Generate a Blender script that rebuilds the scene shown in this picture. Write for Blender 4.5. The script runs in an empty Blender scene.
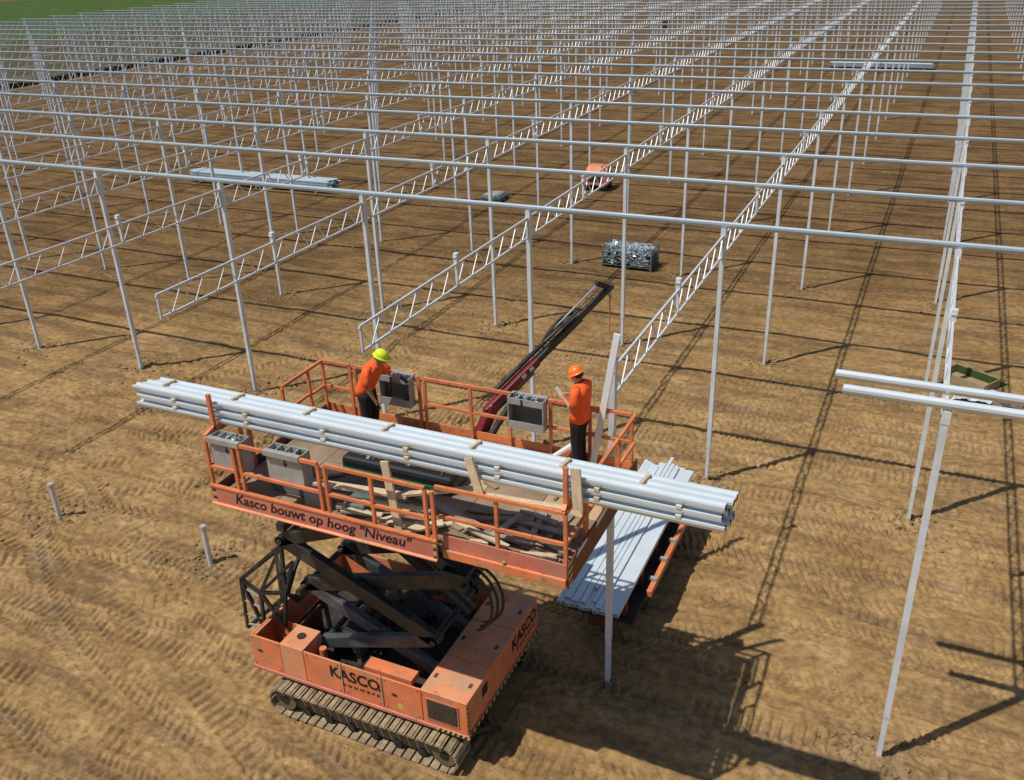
import bpy, bmesh, math, random
import numpy as np
from mathutils import Vector, Matrix, Euler
random.seed(7)
SC = bpy.context.scene
COL = SC.collection
R = math.radians

# ------------------------------------------------------------------ camera
F_PX = 917.6
CAM = Vector((4.374, -13.064, 13.115))
AX_R = Vector((0.908706, 0.416193, -0.032191))
AX_U = Vector((-0.157190, 0.412605, 0.897245))
AX_F = Vector((-0.386709, 0.810272, -0.440358))
cd = bpy.data.cameras.new('camera'); cam = bpy.data.objects.new('camera', cd); COL.objects.link(cam)
cd.sensor_width = 36.0; cd.lens = F_PX / 1024 * 36.0; cd.clip_start = 0.1; cd.clip_end = 5000
cam.matrix_world = Matrix(((AX_R.x, AX_U.x, -AX_F.x, CAM.x), (AX_R.y, AX_U.y, -AX_F.y, CAM.y), (AX_R.z, AX_U.z, -AX_F.z, CAM.z), (0, 0, 0, 1)))
SC.camera = cam
SC.view_settings.view_transform = 'Standard'; SC.view_settings.look = 'None'
SC.view_settings.gamma = 1.0; SC.view_settings.exposure = 0.0
# ------------------------------------------------------------------ light
SHX, SHY = 0.3566, 0.3935                      # shadow shift per metre of height
SUN_EL = math.atan(1 / math.hypot(SHX, SHY))
wd = bpy.data.worlds.new('World'); SC.world = wd; wd.use_nodes = True
nt = wd.node_tree; nt.nodes.clear()
wo = nt.nodes.new('ShaderNodeOutputWorld'); bg = nt.nodes.new('ShaderNodeBackground'); sk = nt.nodes.new('ShaderNodeTexSky')
sk.sky_type = 'NISHITA'; sk.sun_disc = False; sk.sun_elevation = SUN_EL
sk.sun_rotation = math.atan2(-SHX, -SHY)
sk.air_density = 1.0; sk.dust_density = 1.0
bg.inputs['Strength'].default_value = 0.072
nt.links.new(sk.outputs[0], bg.inputs[0]); nt.links.new(bg.outputs[0], wo.inputs[0])
sl = bpy.data.lights.new('sun', 'SUN'); sl.energy = 3.7; sl.angle = R(0.6); sl.color = (1.0, 0.955, 0.88)
so = bpy.data.objects.new('sun', sl); COL.objects.link(so)
so.rotation_euler = Vector((SHX, SHY, -1)).to_track_quat('-Z', 'Y').to_euler(); so.location = (-20, -22, 40)

def px(p):
    d = Vector(p) - CAM; w = d.dot(AX_F)
    if w < .1: return None
    return (512 + F_PX * d.dot(AX_R) / w, 390 - F_PX * d.dot(AX_U) / w, w)
def inframe(pts, m=25):
    for p in pts:
        s = px(p)
        if s and -m < s[0] < 1024 + m and -m < s[1] < 780 + m: return True
    return False

# ------------------------------------------------------------------ materials
def mat(name, col, rough=.6, metal=0., var=.12, vscale=3., dirt=None, dirt_amt=.0, dscale=2., bump=0., bscale=30., spec=.5, streak=None, wear=None, wear_amt=.7, wscale=9.):
    m = bpy.data.materials.new(name); m.use_nodes = True
    n = m.node_tree; b = n.nodes['Principled BSDF']; L = n.links
    b.inputs['Roughness'].default_value = rough; b.inputs['Metallic'].default_value = metal
    b.inputs['Specular IOR Level'].default_value = spec
    g = n.nodes.new('ShaderNodeNewGeometry')
    src = g.outputs['Position']
    if streak:
        mp = n.nodes.new('ShaderNodeMapping'); mp.inputs['Scale'].default_value = streak; L.new(src, mp.inputs[0]); src = mp.outputs[0]
    t = n.nodes.new('ShaderNodeTexNoise'); t.inputs['Scale'].default_value = vscale; t.inputs['Detail'].default_value = 5; L.new(src, t.inputs['Vector'])
    r = n.nodes.new('ShaderNodeMapRange'); r.inputs[1].default_value = .3; r.inputs[2].default_value = .7
    r.inputs[3].default_value = 1 - var; r.inputs[4].default_value = 1 + var; L.new(t.outputs['Fac'], r.inputs[0])
    mx = n.nodes.new('ShaderNodeMix'); mx.data_type = 'RGBA'; mx.blend_type = 'MULTIPLY'; mx.inputs[0].default_value = 1
    mx.inputs[6].default_value = (*col, 1); L.new(r.outputs[0], mx.inputs[7])
    out = mx.outputs[2]
    if dirt:
        t2 = n.nodes.new('ShaderNodeTexNoise'); t2.inputs['Scale'].default_value = dscale; t2.inputs['Detail'].default_value = 8; t2.inputs['Roughness'].default_value = .68
        L.new(g.outputs['Position'], t2.inputs['Vector'])
        r2 = n.nodes.new('ShaderNodeMapRange'); r2.inputs[1].default_value = .46; r2.inputs[2].default_value = .72; r2.inputs[3].default_value = 0; r2.inputs[4].default_value = dirt_amt
        L.new(t2.outputs['Fac'], r2.inputs[0])
        m2 = n.nodes.new('ShaderNodeMix'); m2.data_type = 'RGBA'; L.new(r2.outputs[0], m2.inputs[0]); L.new(out, m2.inputs[6]); m2.inputs[7].default_value = (*dirt, 1)
        out = m2.outputs[2]
        r3 = n.nodes.new('ShaderNodeMapRange'); r3.inputs[3].default_value = rough; r3.inputs[4].default_value = min(1, rough + .3); L.new(r2.outputs[0], r3.inputs[0]); L.new(r3.outputs[0], b.inputs['Roughness'])
    if wear:
        t4 = n.nodes.new('ShaderNodeTexNoise'); t4.inputs['Scale'].default_value = wscale; t4.inputs['Detail'].default_value = 9; t4.inputs['Roughness'].default_value = .75; L.new(g.outputs['Position'], t4.inputs['Vector'])
        r4 = n.nodes.new('ShaderNodeMapRange'); r4.inputs[1].default_value = .57; r4.inputs[2].default_value = .66; r4.inputs[3].default_value = 0; r4.inputs[4].default_value = wear_amt; L.new(t4.outputs['Fac'], r4.inputs[0])
        m4 = n.nodes.new('ShaderNodeMix'); m4.data_type = 'RGBA'; L.new(r4.outputs[0], m4.inputs[0]); L.new(out, m4.inputs[6]); m4.inputs[7].default_value = (*wear, 1); out = m4.outputs[2]
    L.new(out, b.inputs['Base Color'])
    if bump:
        t3 = n.nodes.new('ShaderNodeTexNoise'); t3.inputs['Scale'].default_value = bscale; t3.inputs['Detail'].default_value = 6; L.new(src, t3.inputs['Vector'])
        bp = n.nodes.new('ShaderNodeBump'); bp.inputs['Strength'].default_value = bump; bp.inputs['Distance'].default_value = .02
        L.new(t3.outputs['Fac'], bp.inputs['Height']); L.new(bp.outputs[0], b.inputs['Normal'])
    return m
DUST = (.36, .26, .15)
M = dict(
    galv=mat('galvanised steel', (.70, .76, .80), .5, .1, .10, 2.5, (.48, .47, .44), .35, 1.3),
    truss=mat('galvanised truss steel', (.66, .70, .72), .45, .2, .08, 2.),
    gutter=mat('mill finish gutter', (.45, .55, .62), .42, .2, .07, 1.2, (.36, .4, .43), .3, .8),
    newgutter=mat('bright new gutter', (.70, .77, .81), .36, .2, .05, 1.5),
    orange=mat('faded orange paint', (.78, .225, .088), .5, 0, .14, 2.2, (.34, .25, .15), .75, 2.1, wear=(.16, .07, .04), wear_amt=.75, wscale=6.),
    lid=mat('dusty orange lid', (.78, .29, .14), .6, 0, .14, 2.2, (.42, .33, .20), .95, 1.3, wear=(.17, .13, .085), wear_amt=.7, wscale=3.2),
    rail=mat('orange rail paint', (.74, .225, .085), .5, 0, .2, 3., (.22, .085, .05), .6, 6., wear=(.13, .05, .035), wear_amt=.7, wscale=11.),
    pink=mat('sun bleached red paint', (.58, .18, .13), .55, 0, .16, 2.4, DUST, .6, 2.1, wear=(.2, .07, .05), wear_amt=.7, wscale=7.),
    redbrown=mat('dark red primer', (.13, .032, .022), .6, 0, .2, 3., DUST, .12, 3),
    black=mat('black steel paint', (.020, .022, .024), .42, 0, .25, 4., (.15, .12, .08), .55, 2.4, wear=(.11, .1, .09), wear_amt=.6, wscale=8.),
    dgrey=mat('worn grey black steel', (.075, .085, .09), .45, .2, .25, 3., (.19, .18, .155), .7, 2., wear=(.28, .25, .2), wear_amt=.5, wscale=7.),
    dark=mat('dark engine bay', (.018, .017, .016), .7, 0, .3, 5., (.10, .075, .05), .5, 4.),
    rubber=mat('black rubber', (.02, .02, .02), .6),
    shoe=mat('dusty track steel', (.34, .26, .155), .85, 0, .3, 7., (.17, .125, .075), .85, 4., .5, 20, wear=(.09, .07, .05), wear_amt=.7, wscale=10.),
    trackframe=mat('muddy track frame', (.17, .125, .075), .8, 0, .3, 4., (.05, .045, .04), .7, 4.),
    wood=mat('pale sawn timber', (.64, .51, .33), .75, 0, .15, 4., (.33, .24, .14), .4, 5., .2, 60, streak=(6, 6, 1)),
    oldwood=mat('weathered grey timber', (.33, .29, .24), .85, 0, .3, 4., (.12, .09, .07), .6, 5., .3, 50),
    deckwood=mat('worn plywood deck', (.30, .215, .135), .8, 0, .3, 1.6, (.13, .095, .07), .7, 1.2, .2, 40),
    ply=mat('new plywood', (.52, .36, .2), .7, 0, .12, 2., (.35, .24, .14), .4, 3.),
    darkbin=mat('shaded dark bin', (.13, .13, .12), .6, .1, .25, 5.),  # bin grey darkened, recess shade painted into the far bins' panels
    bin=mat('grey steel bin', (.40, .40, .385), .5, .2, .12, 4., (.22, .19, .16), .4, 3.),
    white=mat('white coated steel', (.80, .81, .80), .4, 0, .04, 2.),
    text=mat('black lettering', (.012, .010, .012), .5, 0, .1),
    hazy=mat('hazard yellow', (.62, .47, .12), .5, 0, .2, 5, DUST, .4, 5),
    crane_red=mat('crane red paint', (.20, .014, .022), .35, 0, .12, 2., (.1, .03, .03), .4, 3.),
    chrome=mat('cylinder rod', (.7, .7, .7), .2, .9),
    green=mat('green strap', (.02, .12, .04), .6), blue=mat('pale blue plastic', (.17, .33, .52), .45), 
    boxgreen=mat('green lined board', (.04, .08, .014), .7, 0, .2), card=mat('weathered board crate', (.36, .26, .14), .8, 0, .18, 4., (.22, .16, .09), .5, 4),
    crateg=mat('grey green crate', (.16, .21, .21), .5, .3, .2), fitting=mat('bright galvanised fittings', (.62, .72, .76), .3, .5, .2, 12),
    skin=mat('skin', (.48, .25, .16), .55), shirt=mat('orange work shirt', (.95, .13, .015), .75, 0, .1, 8., None, 0, 1, .4, 14),
    trouser=mat('black work trousers', (.006, .006, .007), .8, 0, .3, 8., None, 0, 1, .4, 14), boot=mat('dark work boot', (.03, .024, .02), .7),
    helm_y=mat('yellow green helmet', (.70, .83, .02), .3, 0, .03), helm_o=mat('orange helmet', (.95, .20, .015), .3, 0, .03),
    hair=mat('dark hair', (.02, .014, .01), .7), glove=mat('dark grey glove', (.06, .06, .065), .8), phone=mat('white phone case', (.75, .75, .74), .3, 0, .02),
    screen=mat('dark glass', (.02, .022, .025), .1), grille=mat('brown louvre mesh', (.075, .05, .03), .7, .2, .4, 20),
    sheet=mat('crumpled clear plastic sheet', (.62, .64, .66), .3, 0, .1), blackplastic=mat('black plastic sheet', (.012, .013, .014), .5),
    pvc=mat('white pvc sleeve', (.66, .67, .66), .45, 0, .08, 6, DUST, .4, 6), cap=mat('stub cap', (.55, .56, .56), .4, .3),
    paper=mat('printed wrap', (.10, .07, .09), .5, 0, .5, 20), offwhite=mat('torn white paint', (.7, .7, .68), .6, 0, .1),
    soil=mat('soil clod', (.27, .175, .08), .95, 0, .3, 5.),
)

# ------------------------------------------------------------------ mesh helpers
BASE = {}
class MB:
    def __init__(s): s.v = []; s.f = []
    def quadbox(s, c8):
        o = len(s.v); s.v += [tuple(p) for p in c8]
        s.f += [tuple(o + k for k in q) for q in ((0, 3, 2, 1), (4, 5, 6, 7), (0, 1, 5, 4), (1, 2, 6, 5), (2, 3, 7, 6), (3, 0, 4, 7))]
        return s
    def box(s, lo, hi):
        x0, y0, z0 = lo; x1, y1, z1 = hi
        return s.quadbox(((x0, y0, z0), (x1, y0, z0), (x1, y1, z0), (x0, y1, z0), (x0, y0, z1), (x1, y0, z1), (x1, y1, z1), (x0, y1, z1)))
    def bar(s, a, b, w, h=None, up=(0, 0, 1)):
        a = Vector(a); b = Vector(b); h = h or w; d = (b - a).normalized(); u = Vector(up)
        if abs(d.dot(u)) > .98: u = Vector((0, 1, 0))
        x = d.cross(u).normalized() * (w / 2); y = x.cross(d).normalized() * (h / 2)
        return s.quadbox([a - x - y, a + x - y, a + x + y, a - x + y, b - x - y, b + x - y, b + x + y, b - x + y])
    def tube(s, pts, r, n=8, caps=True):
        pts = [Vector(p) for p in pts]; rs = r if isinstance(r, (list, tuple)) else [r] * len(pts)
        o = len(s.v); prev = None
        for i, p in enumerate(pts):
            d = (pts[min(i + 1, len(pts) - 1)] - pts[max(i - 1, 0)]).normalized()
            if prev is None:
                u = Vector((0, 0, 1)) if abs(d.z) < .9 else Vector((1, 0, 0))
                x = d.cross(u).normalized()
            else:
                x = (prev - d * prev.dot(d)).normalized()
            prev = x; y = d.cross(x)
            for k in range(n):
                a = 2 * math.pi * k / n; s.v.append(tuple(p + (x * math.cos(a) + y * math.sin(a)) * rs[i]))
        for i in range(len(pts) - 1):
            for k in range(n):
                s.f.append((o + i * n + k, o + i * n + (k + 1) % n, o + (i + 1) * n + (k + 1) % n, o + (i + 1) * n + k))
        if caps:
            s.f.append(tuple(o + k for k in reversed(range(n)))); e = o + (len(pts) - 1) * n; s.f.append(tuple(e + k for k in range(n)))
        return s
    def cyl(s, a, b, r, n=12): return s.tube([a, b], r, n)
    def prism(s, prof, a, b):
        """closed profile of 2-tuples extruded along X (a->b floats, profile is (y,z)) """
        o = len(s.v); n = len(prof)
        for x in (a, b): s.v += [(x, p[0], p[1]) for p in prof]
        for k in range(n): s.f.append((o + k, o + (k + 1) % n, o + n + (k + 1) % n, o + n + k))
        s.f.append(tuple(o + k for k in reversed(range(n)))); s.f.append(tuple(o + n + k for k in range(n)))
        return s
    def xform(s, mtx):
        s.v = [tuple(mtx @ Vector(p)) for p in s.v]; return s
    def mesh(s, name, m, smooth=False):
        me = bpy.data.meshes.new(name); me.from_pydata(s.v, [], s.f)
        bm = bmesh.new(); bm.from_mesh(me); bmesh.ops.recalc_face_normals(bm, faces=bm.faces); bm.to_mesh(me); bm.free()
        me.materials.append(m)
        if smooth:
            me.polygons.foreach_set('use_smooth', [True] * len(me.polygons))
        me.update(); return me
    def build(s, name, m, parent=None, bevel=0, smooth=False):
        """vertices are world coordinates; the object's origin is its thing's base"""
        b = BASE.get(parent.name, Vector()) if parent else Vector()
        s.v = [tuple(Vector(p) - b) for p in s.v]
        o = bpy.data.objects.new(name, s.mesh(name, m, smooth)); COL.objects.link(o)
        if parent: o.parent = parent
        BASE[o.name] = b.copy()
        if bevel:
            md = o.modifiers.new('bevel', 'BEVEL'); md.width = bevel; md.segments = 2; md.limit_method = 'ANGLE'
        return o
def tag(o, label, cat, group=None):
    o['label'] = label; o['category'] = cat
    if group: o['group'] = group
    return o
def thing(name, label, cat, loc, group=None):
    o = bpy.data.objects.new(name, None); COL.objects.link(o); o.location = loc; o.empty_display_size = .2
    BASE[o.name] = Vector(loc); return tag(o, label, cat, group)
def solo(mb, name, m, label, cat, group=None, bevel=0, smooth=False):
    """a thing that is one mesh, origin at its base"""
    xs = [p[0] for p in mb.v]; ys = [p[1] for p in mb.v]; zs = [p[2] for p in mb.v]
    c = Vector(((min(xs) + max(xs)) / 2, (min(ys) + max(ys)) / 2, min(zs)))
    mb.v = [tuple(Vector(p) - c) for p in mb.v]
    o = bpy.data.objects.new(name, mb.mesh(name, m, smooth)); COL.objects.link(o); o.location = c
    if bevel:
        md = o.modifiers.new('bevel', 'BEVEL'); md.width = bevel; md.segments = 2; md.limit_method = 'ANGLE'
    return tag(o, label, cat, group)
def inst(me, name, parent, mtx):
    o = bpy.data.objects.new(name, me); COL.objects.link(o); o.parent = parent; o.matrix_local = mtx; return o
ORD = ['zeroth', 'first', 'second', 'third', 'fourth', 'fifth', 'sixth', 'seventh', 'eighth', 'ninth', 'tenth', 'eleventh', 'twelfth', 'thirteenth', 'fourteenth', 'fifteenth', 'sixteenth', 'seventeenth', 'eighteenth', 'nineteenth', 'twentieth']
def ordw(n):
    if n <= 20: return ORD[n]
    return {2: 'twenty', 3: 'thirty', 4: 'forty'}[n // 10] + '-' + ORD[n % 10] if n % 10 else {30: 'thirtieth', 40: 'fortieth'}[n]

# ------------------------------------------------------------------ ground
DX, DY, HG = 5.0, 7.92, 7.0
rng = np.random.RandomState(11)
LAT = rng.rand(256, 256)
def vnoise(x, y):
    xi = np.floor(x).astype(int); yi = np.floor(y).astype(int); fx = x - xi; fy = y - yi
    fx = fx * fx * (3 - 2 * fx); fy = fy * fy * (3 - 2 * fy)
    a = LAT[xi % 256, yi % 256]; b = LAT[(xi + 1) % 256, yi % 256]; c = LAT[xi % 256, (yi + 1) % 256]; d = LAT[(xi + 1) % 256, (yi + 1) % 256]
    return (a * (1 - fx) + b * fx) * (1 - fy) + (c * (1 - fx) + d * fx) * fy - .5
def axis(f0, f1, st, lo, hi, g, gmax):
    a = list(np.arange(f0, f1 + 1e-6, st)); s = st
    while a[-1] < hi: s = min(s * g, gmax) if a[-1] < 260 else s * 1.3; a.append(a[-1] + s)
    s = st; b = [f0]
    while b[-1] > lo: s = min(s * g, gmax) if b[-1] > -320 else s * 1.3; b.append(b[-1] - s)
    return np.array(b[:0:-1] + a)
gx = axis(-18, 8.5, .029, -1500, 1500, 1.04, 6); gy = axis(-6.5, 10.5, .029, -300, 2500, 1.016, 6)
GX, GY = np.meshgrid(gx, gy, indexing='ij')
near = np.clip((45 - GY) / 30, 0, 1) * np.clip((GX + 60) / 35, 0, 1) * np.clip((40 - GX) / 25, 0, 1)
H = near * (.10 * vnoise(GX * .45, GY * .45) + .045 * vnoise(GX * 1.6 + 9, GY * 1.6) + .02 * vnoise(GX * 4 + 3, GY * 4 + 7))
rough = np.clip(vnoise(GX * .35 + 31, GY * .35 + 17) * 2.2 + .35, 0, 1)
H += near * ((.25 + rough) * (.028 * vnoise(GX * 6.5, GY * 6.5) + .022 * vnoise(GX * 12 + 5, GY * 12)))
TONE = np.zeros_like(H)
def rut(x0, y0, ang, k, half, w=.46, kind=0, pitch=.19, depth=.035, wear=0.):
    ca, sa = math.cos(ang), math.sin(ang)
    s = (GX - x0) * ca + (GY - y0) * sa; l = -(GX - x0) * sa + (GY - y0) * ca - k * s * s
    for off in (-half, half):
        q = l - off
        m = (np.abs(q) < w * .75) & (np.abs(s) < 16)
        if not m.any(): continue
        qq = q[m]; ss = s[m]
        fade = np.clip(vnoise(ss * .8 + off * 7 + x0, qq * .6 + y0) * 3 + .7 - wear, 0, 1) * np.clip((16 - np.abs(ss)) / 3, 0, 1)
        inn = 1 / (1 + np.exp((np.abs(qq) - w / 2) / .025))
        ss2 = ss + .02 * vnoise(ss * 4 + off, qq * 3)
        if kind == 1: ph = ss2 / pitch + np.abs(qq) * 3.6 + .5 * (qq > 0)
        elif kind == 2: ph = ss2 / pitch + qq * 2.2
        else: ph = ss2 / pitch
        pit = np.clip((np.cos(2 * math.pi * ph) - .1) * 2.2, 0, 1) * (np.abs(qq) > (.03 if kind == 1 else -1)) * np.clip(.95 + 1.0 * vnoise(ss * 5 + 3, qq * 5), 0, 1)
        flat = inn * fade
        H[m] = H[m] * (1 - .88 * flat) + flat * (-.012 - depth * 2.6 * pit)
        sho = np.exp(-((np.abs(qq) - w * .58) / .05) ** 2) * fade
        H[m] += sho * depth * .6 * (1 + 1.6 * vnoise(ss * 7, qq * 7))
        TONE[m] += flat * (.22 - .3 * (depth > .03))
rr = random.Random(5)
for k in range(12):   # older passes along the gutters
    rut(rr.uniform(-16, 6), rr.uniform(-5, 16), rr.uniform(-.2, .2), rr.uniform(-.006, .006), .95, .46, rr.choice((0, 1, 2)), rr.uniform(.15, .19), rr.uniform(.016, .024), .12)
for k in range(14):
    rut(rr.uniform(-17, -7), rr.uniform(-7, 8), rr.choice((rr.uniform(.4, 1.2), rr.uniform(-.6, .4))), rr.uniform(-.03, .03), rr.uniform(.8, 1.0), .50, rr.choice((1, 1, 0, 2)), rr.uniform(.19, .24), rr.uniform(.026, .036))
for k in range(8):
    rut(rr.uniform(-3, 7), rr.uniform(0, 14), rr.choice((rr.uniform(1.35, 1.75), rr.uniform(-.2, .25))), rr.uniform(-.01, .01), .95, .46, rr.choice((0, 0, 1)), rr.uniform(.16, .2), rr.uniform(.012, .02), .1)
rut(-7.6, -1.4, .02, 0, 1.22, .48, 0, .2, .03)
FEET = [(i * DX, j * DY) for i in range(-6, 3) for j in range(0, 4) if not (i == -1 and j == 0)]
for fx, fy in FEET:
    d2 = ((GX - fx) ** 2 + (GY - fy) ** 2); m = d2 < 4
    a = np.exp(-d2[m] / .6) * (.7 + vnoise(GX[m] * 1.2, GY[m] * 1.2))
    H[m] += a * (.05 + .20 * vnoise(GX[m] * 4, GY[m] * 4) + .15 * vnoise(GX[m] * 9, GY[m] * 9)); TONE[m] += a * .5
H += near * (.014 * vnoise(GX * 13 + 3, GY * 13 + 1) + .012 * vnoise(GX * 22 + 3, GY * 22 + 1)) * (.35 + rough)
# machine stands level
m = (GX > -6) & (GX < -1.4) & (GY > -3.4) & (GY < .4)
H[m] = np.minimum(H[m], -.005)
nx, ny = H.shape
co = np.stack([GX, GY, H], -1).reshape(-1, 3)
idx = np.arange(nx * ny).reshape(nx, ny)
quads = np.stack([idx[:-1, :-1], idx[1:, :-1], idx[1:, 1:], idx[:-1, 1:]], -1).reshape(-1, 4)
me = bpy.data.meshes.new('ground'); me.vertices.add(len(co)); me.vertices.foreach_set('co', co.astype(np.float32).ravel())
me.loops.add(quads.size); me.loops.foreach_set('vertex_index', quads.astype(np.int32).ravel())
me.polygons.add(len(quads)); me.polygons.foreach_set('loop_start', np.arange(0, quads.size, 4, dtype=np.int32)); me.polygons.foreach_set('loop_total', np.full(len(quads), 4, dtype=np.int32))
me.polygons.foreach_set('use_smooth', np.ones(len(quads), dtype=bool)); me.update()
at = me.attributes.new('tone', 'FLOAT', 'POINT'); at.data.foreach_set('value', TONE.astype(np.float32).ravel())
def soil_material():
    m = bpy.data.materials.new('bare sandy soil'); m.use_nodes = True; n = m.node_tree; L = n.links; b = n.nodes['Principled BSDF']
    b.inputs['Roughness'].default_value = .95; b.inputs['Specular IOR Level'].default_value = .15
    g = n.nodes.new('ShaderNodeNewGeometry'); P = g.outputs['Position']
    def noise(sc, det=6, ro=.6, scale=None):
        t = n.nodes.new('ShaderNodeTexNoise'); t.inputs['Scale'].default_value = sc; t.inputs['Detail'].default_value = det; t.inputs['Roughness'].default_value = ro
        if scale:
            mp = n.nodes.new('ShaderNodeMapping'); mp.inputs['Scale'].default_value = scale; mp.inputs['Rotation'].default_value = (0, 0, .06); L.new(P, mp.inputs[0]); L.new(mp.outputs[0], t.inputs['Vector'])
        else: L.new(P, t.inputs['Vector'])
        return t.outputs['Fac']
    def rng_(v, a, b_, c=0., d=1.):
        r = n.nodes.new('ShaderNodeMapRange'); r.interpolation_type = 'SMOOTHSTEP'
        for k, x in zip((1, 2, 3, 4), (a, b_, c, d)): r.inputs[k].default_value = x
        L.new(v, r.inputs[0]); return r.outputs[0]
    def mix(f, a, c, mode='MIX'):
        x = n.nodes.new('ShaderNodeMix'); x.data_type = 'RGBA'; x.blend_type = mode
        if isinstance(f, float): x.inputs[0].default_value = f
        else: L.new(f, x.inputs[0])
        for k, v in ((6, a), (7, c)):
            if isinstance(v, tuple): x.inputs[k].default_value = (*v, 1)
            else: L.new(v, x.inputs[k])
        return x.outputs[2]
    def math_(op, a, c):
        x = n.nodes.new('ShaderNodeMath'); x.operation = op
        for k, v in enumerate((a, c)):
            if isinstance(v, (int, float)): x.inputs[k].default_value = v
            else: L.new(v, x.inputs[k])
        return x.outputs[0]
    sp = n.nodes.new('ShaderNodeSeparateXYZ'); L.new(P, sp.inputs[0])
    big = noise(.11, 4); mid = noise(.6, 6, .65); fine = noise(5., 7, .7); streak = noise(1., 7, .65, (.22, 1.5, 1)); st2 = noise(1., 5, .6, (.06, .7, 1))
    # paler soil colour at the working front, darker further in
    far = rng_(math_('ADD', math_('SUBTRACT', sp.outputs[1], math_('MULTIPLY', sp.outputs[0], .35)), math_('MULTIPLY', math_('SUBTRACT', big, .5), 30.)), 8., 34.)
    pale_soil = mix(rng_(mid, .32, .7), (.34, .204, .080), (.48, .312, .138))
    dark_soil = mix(rng_(mid, .3, .7), (.15, .086, .033), (.25, .15, .062))
    c = mix(far, pale_soil, dark_soil)
    c = mix(rng_(streak, .44, .64, 0., .78), c, mix(far, (.20, .125, .062), (.075, .042, .02)))
    c = mix(rng_(st2, .55, .75, 0., .45), c, mix(far, (.36, .26, .15), (.27, .175, .085)))
    at = n.nodes.new('ShaderNodeAttribute'); at.attribute_name = 'tone'
    c = mix(rng_(at.outputs['Fac'], .05, .9, 0., .6), c, (.34, .255, .16))
    c = mix(rng_(at.outputs['Fac'], -.05, -.22, 0., .6), c, (.17, .10, .045))
    st3 = noise(1., 6, .7, (.55, 5.5, 1)); c = mix(rng_(st3, .5, .68, 0., .5), c, mix(far, (.21, .128, .05), (.07, .038, .015)))
    c = mix(rng_(noise(1.3, 9, .72), .52, .68, 0., .45), c, mix(far, (.165, .10, .048), (.085, .05, .024)))
    c = mix(rng_(noise(.9, 9, .7), .54, .7, 0., .6), c, mix(far, (.43, .29, .135), (.22, .14, .06)))
    c = mix(rng_(noise(.42, 5, .7), .6, .75, 0., .55), c, mix(far, (.36, .285, .2), (.2, .15, .1)))
    c = mix(1.0, c, mix(rng_(fine, .32, .68), (.68, .67, .66), (1.24, 1.22, 1.18)), 'MULTIPLY')
    c = mix(rng_(noise(13., 9, .8), .55, .66, 0., .55), c, mix(far, (.13, .08, .038), (.06, .034, .015)))
    c = mix(rng_(noise(21., 6, .8), .56, .68, 0., .5), c, mix(far, (.46, .33, .17), (.26, .17, .08)))
    L.new(c, b.inputs['Base Color'])
    hh = math_('ADD', math_('MULTIPLY', noise(15., 9, .8), .75), math_('MULTIPLY', noise(4.4, 8, .7), .6))
    bp = n.nodes.new('ShaderNodeBump'); bp.inputs['Strength'].default_value = .6; bp.inputs['Distance'].default_value = .07
    L.new(hh, bp.inputs['Height']); L.new(bp.outputs[0], b.inputs['Normal'])
    return m
me.materials.append(soil_material())
ground = bpy.data.objects.new('ground', me); COL.objects.link(ground); ground['kind'] = 'structure'
def gz(x, y):
    i = min(max(np.searchsorted(gx, x), 0), nx - 1); j = min(max(np.searchsorted(gy, y), 0), ny - 1)
    return float(H[i, j])
# grass beyond the left edge of the site
gmat = mat('rough field grass', (.055, .105, .022), .95, 0, .35, .35, (.12, .105, .045), .75, .12, .8, 3., .1)
vmat = mat('weedy trampled verge', (.105, .08, .045), .95, 0, .3, .3, (.045, .075, .02), .8, .09, .8, 3., .1)
def strip(name, m_, xa, xb, z_, wob):
    f = MB(); N = 60
    for k in range(N + 1):
        y = -60 + k * 11; e = wob * (math.sin(k * 1.7) + .6 * math.sin(k * .63) + .5 * math.sin(k * 3.1))
        f.v += [(xa + e, y, z_), (xb + e * 1.5, y, z_)]
    for k in range(N): f.f.append((2 * k, 2 * k + 2, 2 * k + 3, 2 * k + 1))
    f.build(name, m_)['kind'] = 'structure'
strip('verge', vmat, -93.2, -165, .03, .4)
strip('grass_field', gmat, -143, -285, .06, 3.)

# loose clods of soil
cb = MB(); crs = random.Random(3)
def clod(x, y, r):
    o = len(cb.v); z = gz(x, y); a0 = crs.random() * 6
    for dz, k in ((-.3, .85), (.45, .8)):
        for q in range(5):
            a = a0 + q * 1.257 + dz; rr_ = r * k * crs.uniform(.7, 1.2); cb.v.append((x + rr_ * math.cos(a), y + rr_ * math.sin(a), z + dz * r))
    cb.v.append((x, y, z + r * crs.uniform(.7, .95)))
    for q in range(5):
        cb.f.append((o + q, o + (q + 1) % 5, o + 5 + (q + 1) % 5, o + 5 + q)); cb.f.append((o + 5 + q, o + 5 + (q + 1) % 5, o + 10))
for fx, fy in FEET:
    for k in range(130):
        a = crs.random() * 6.28; d = abs(crs.gauss(0, .7)) + .1
        clod(fx + d * math.cos(a) - .1, fy + d * math.sin(a), crs.choice((crs.uniform(.015, .04), crs.uniform(.03, .075))))
for k in range(5200):
    x = crs.uniform(-20, 9); y = crs.uniform(-6, 16)
    if -6 < x < -1.4 and -3.4 < y < .4: continue
    if vnoise(np.array(x * .5), np.array(y * .5)) < .05: continue
    clod(x, y, crs.uniform(.01, .035))
o = cb.build('soil_clods', M['soil']); o['kind'] = 'stuff'; tag(o, 'loose brown soil clods scattered over the site', 'soil')

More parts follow.
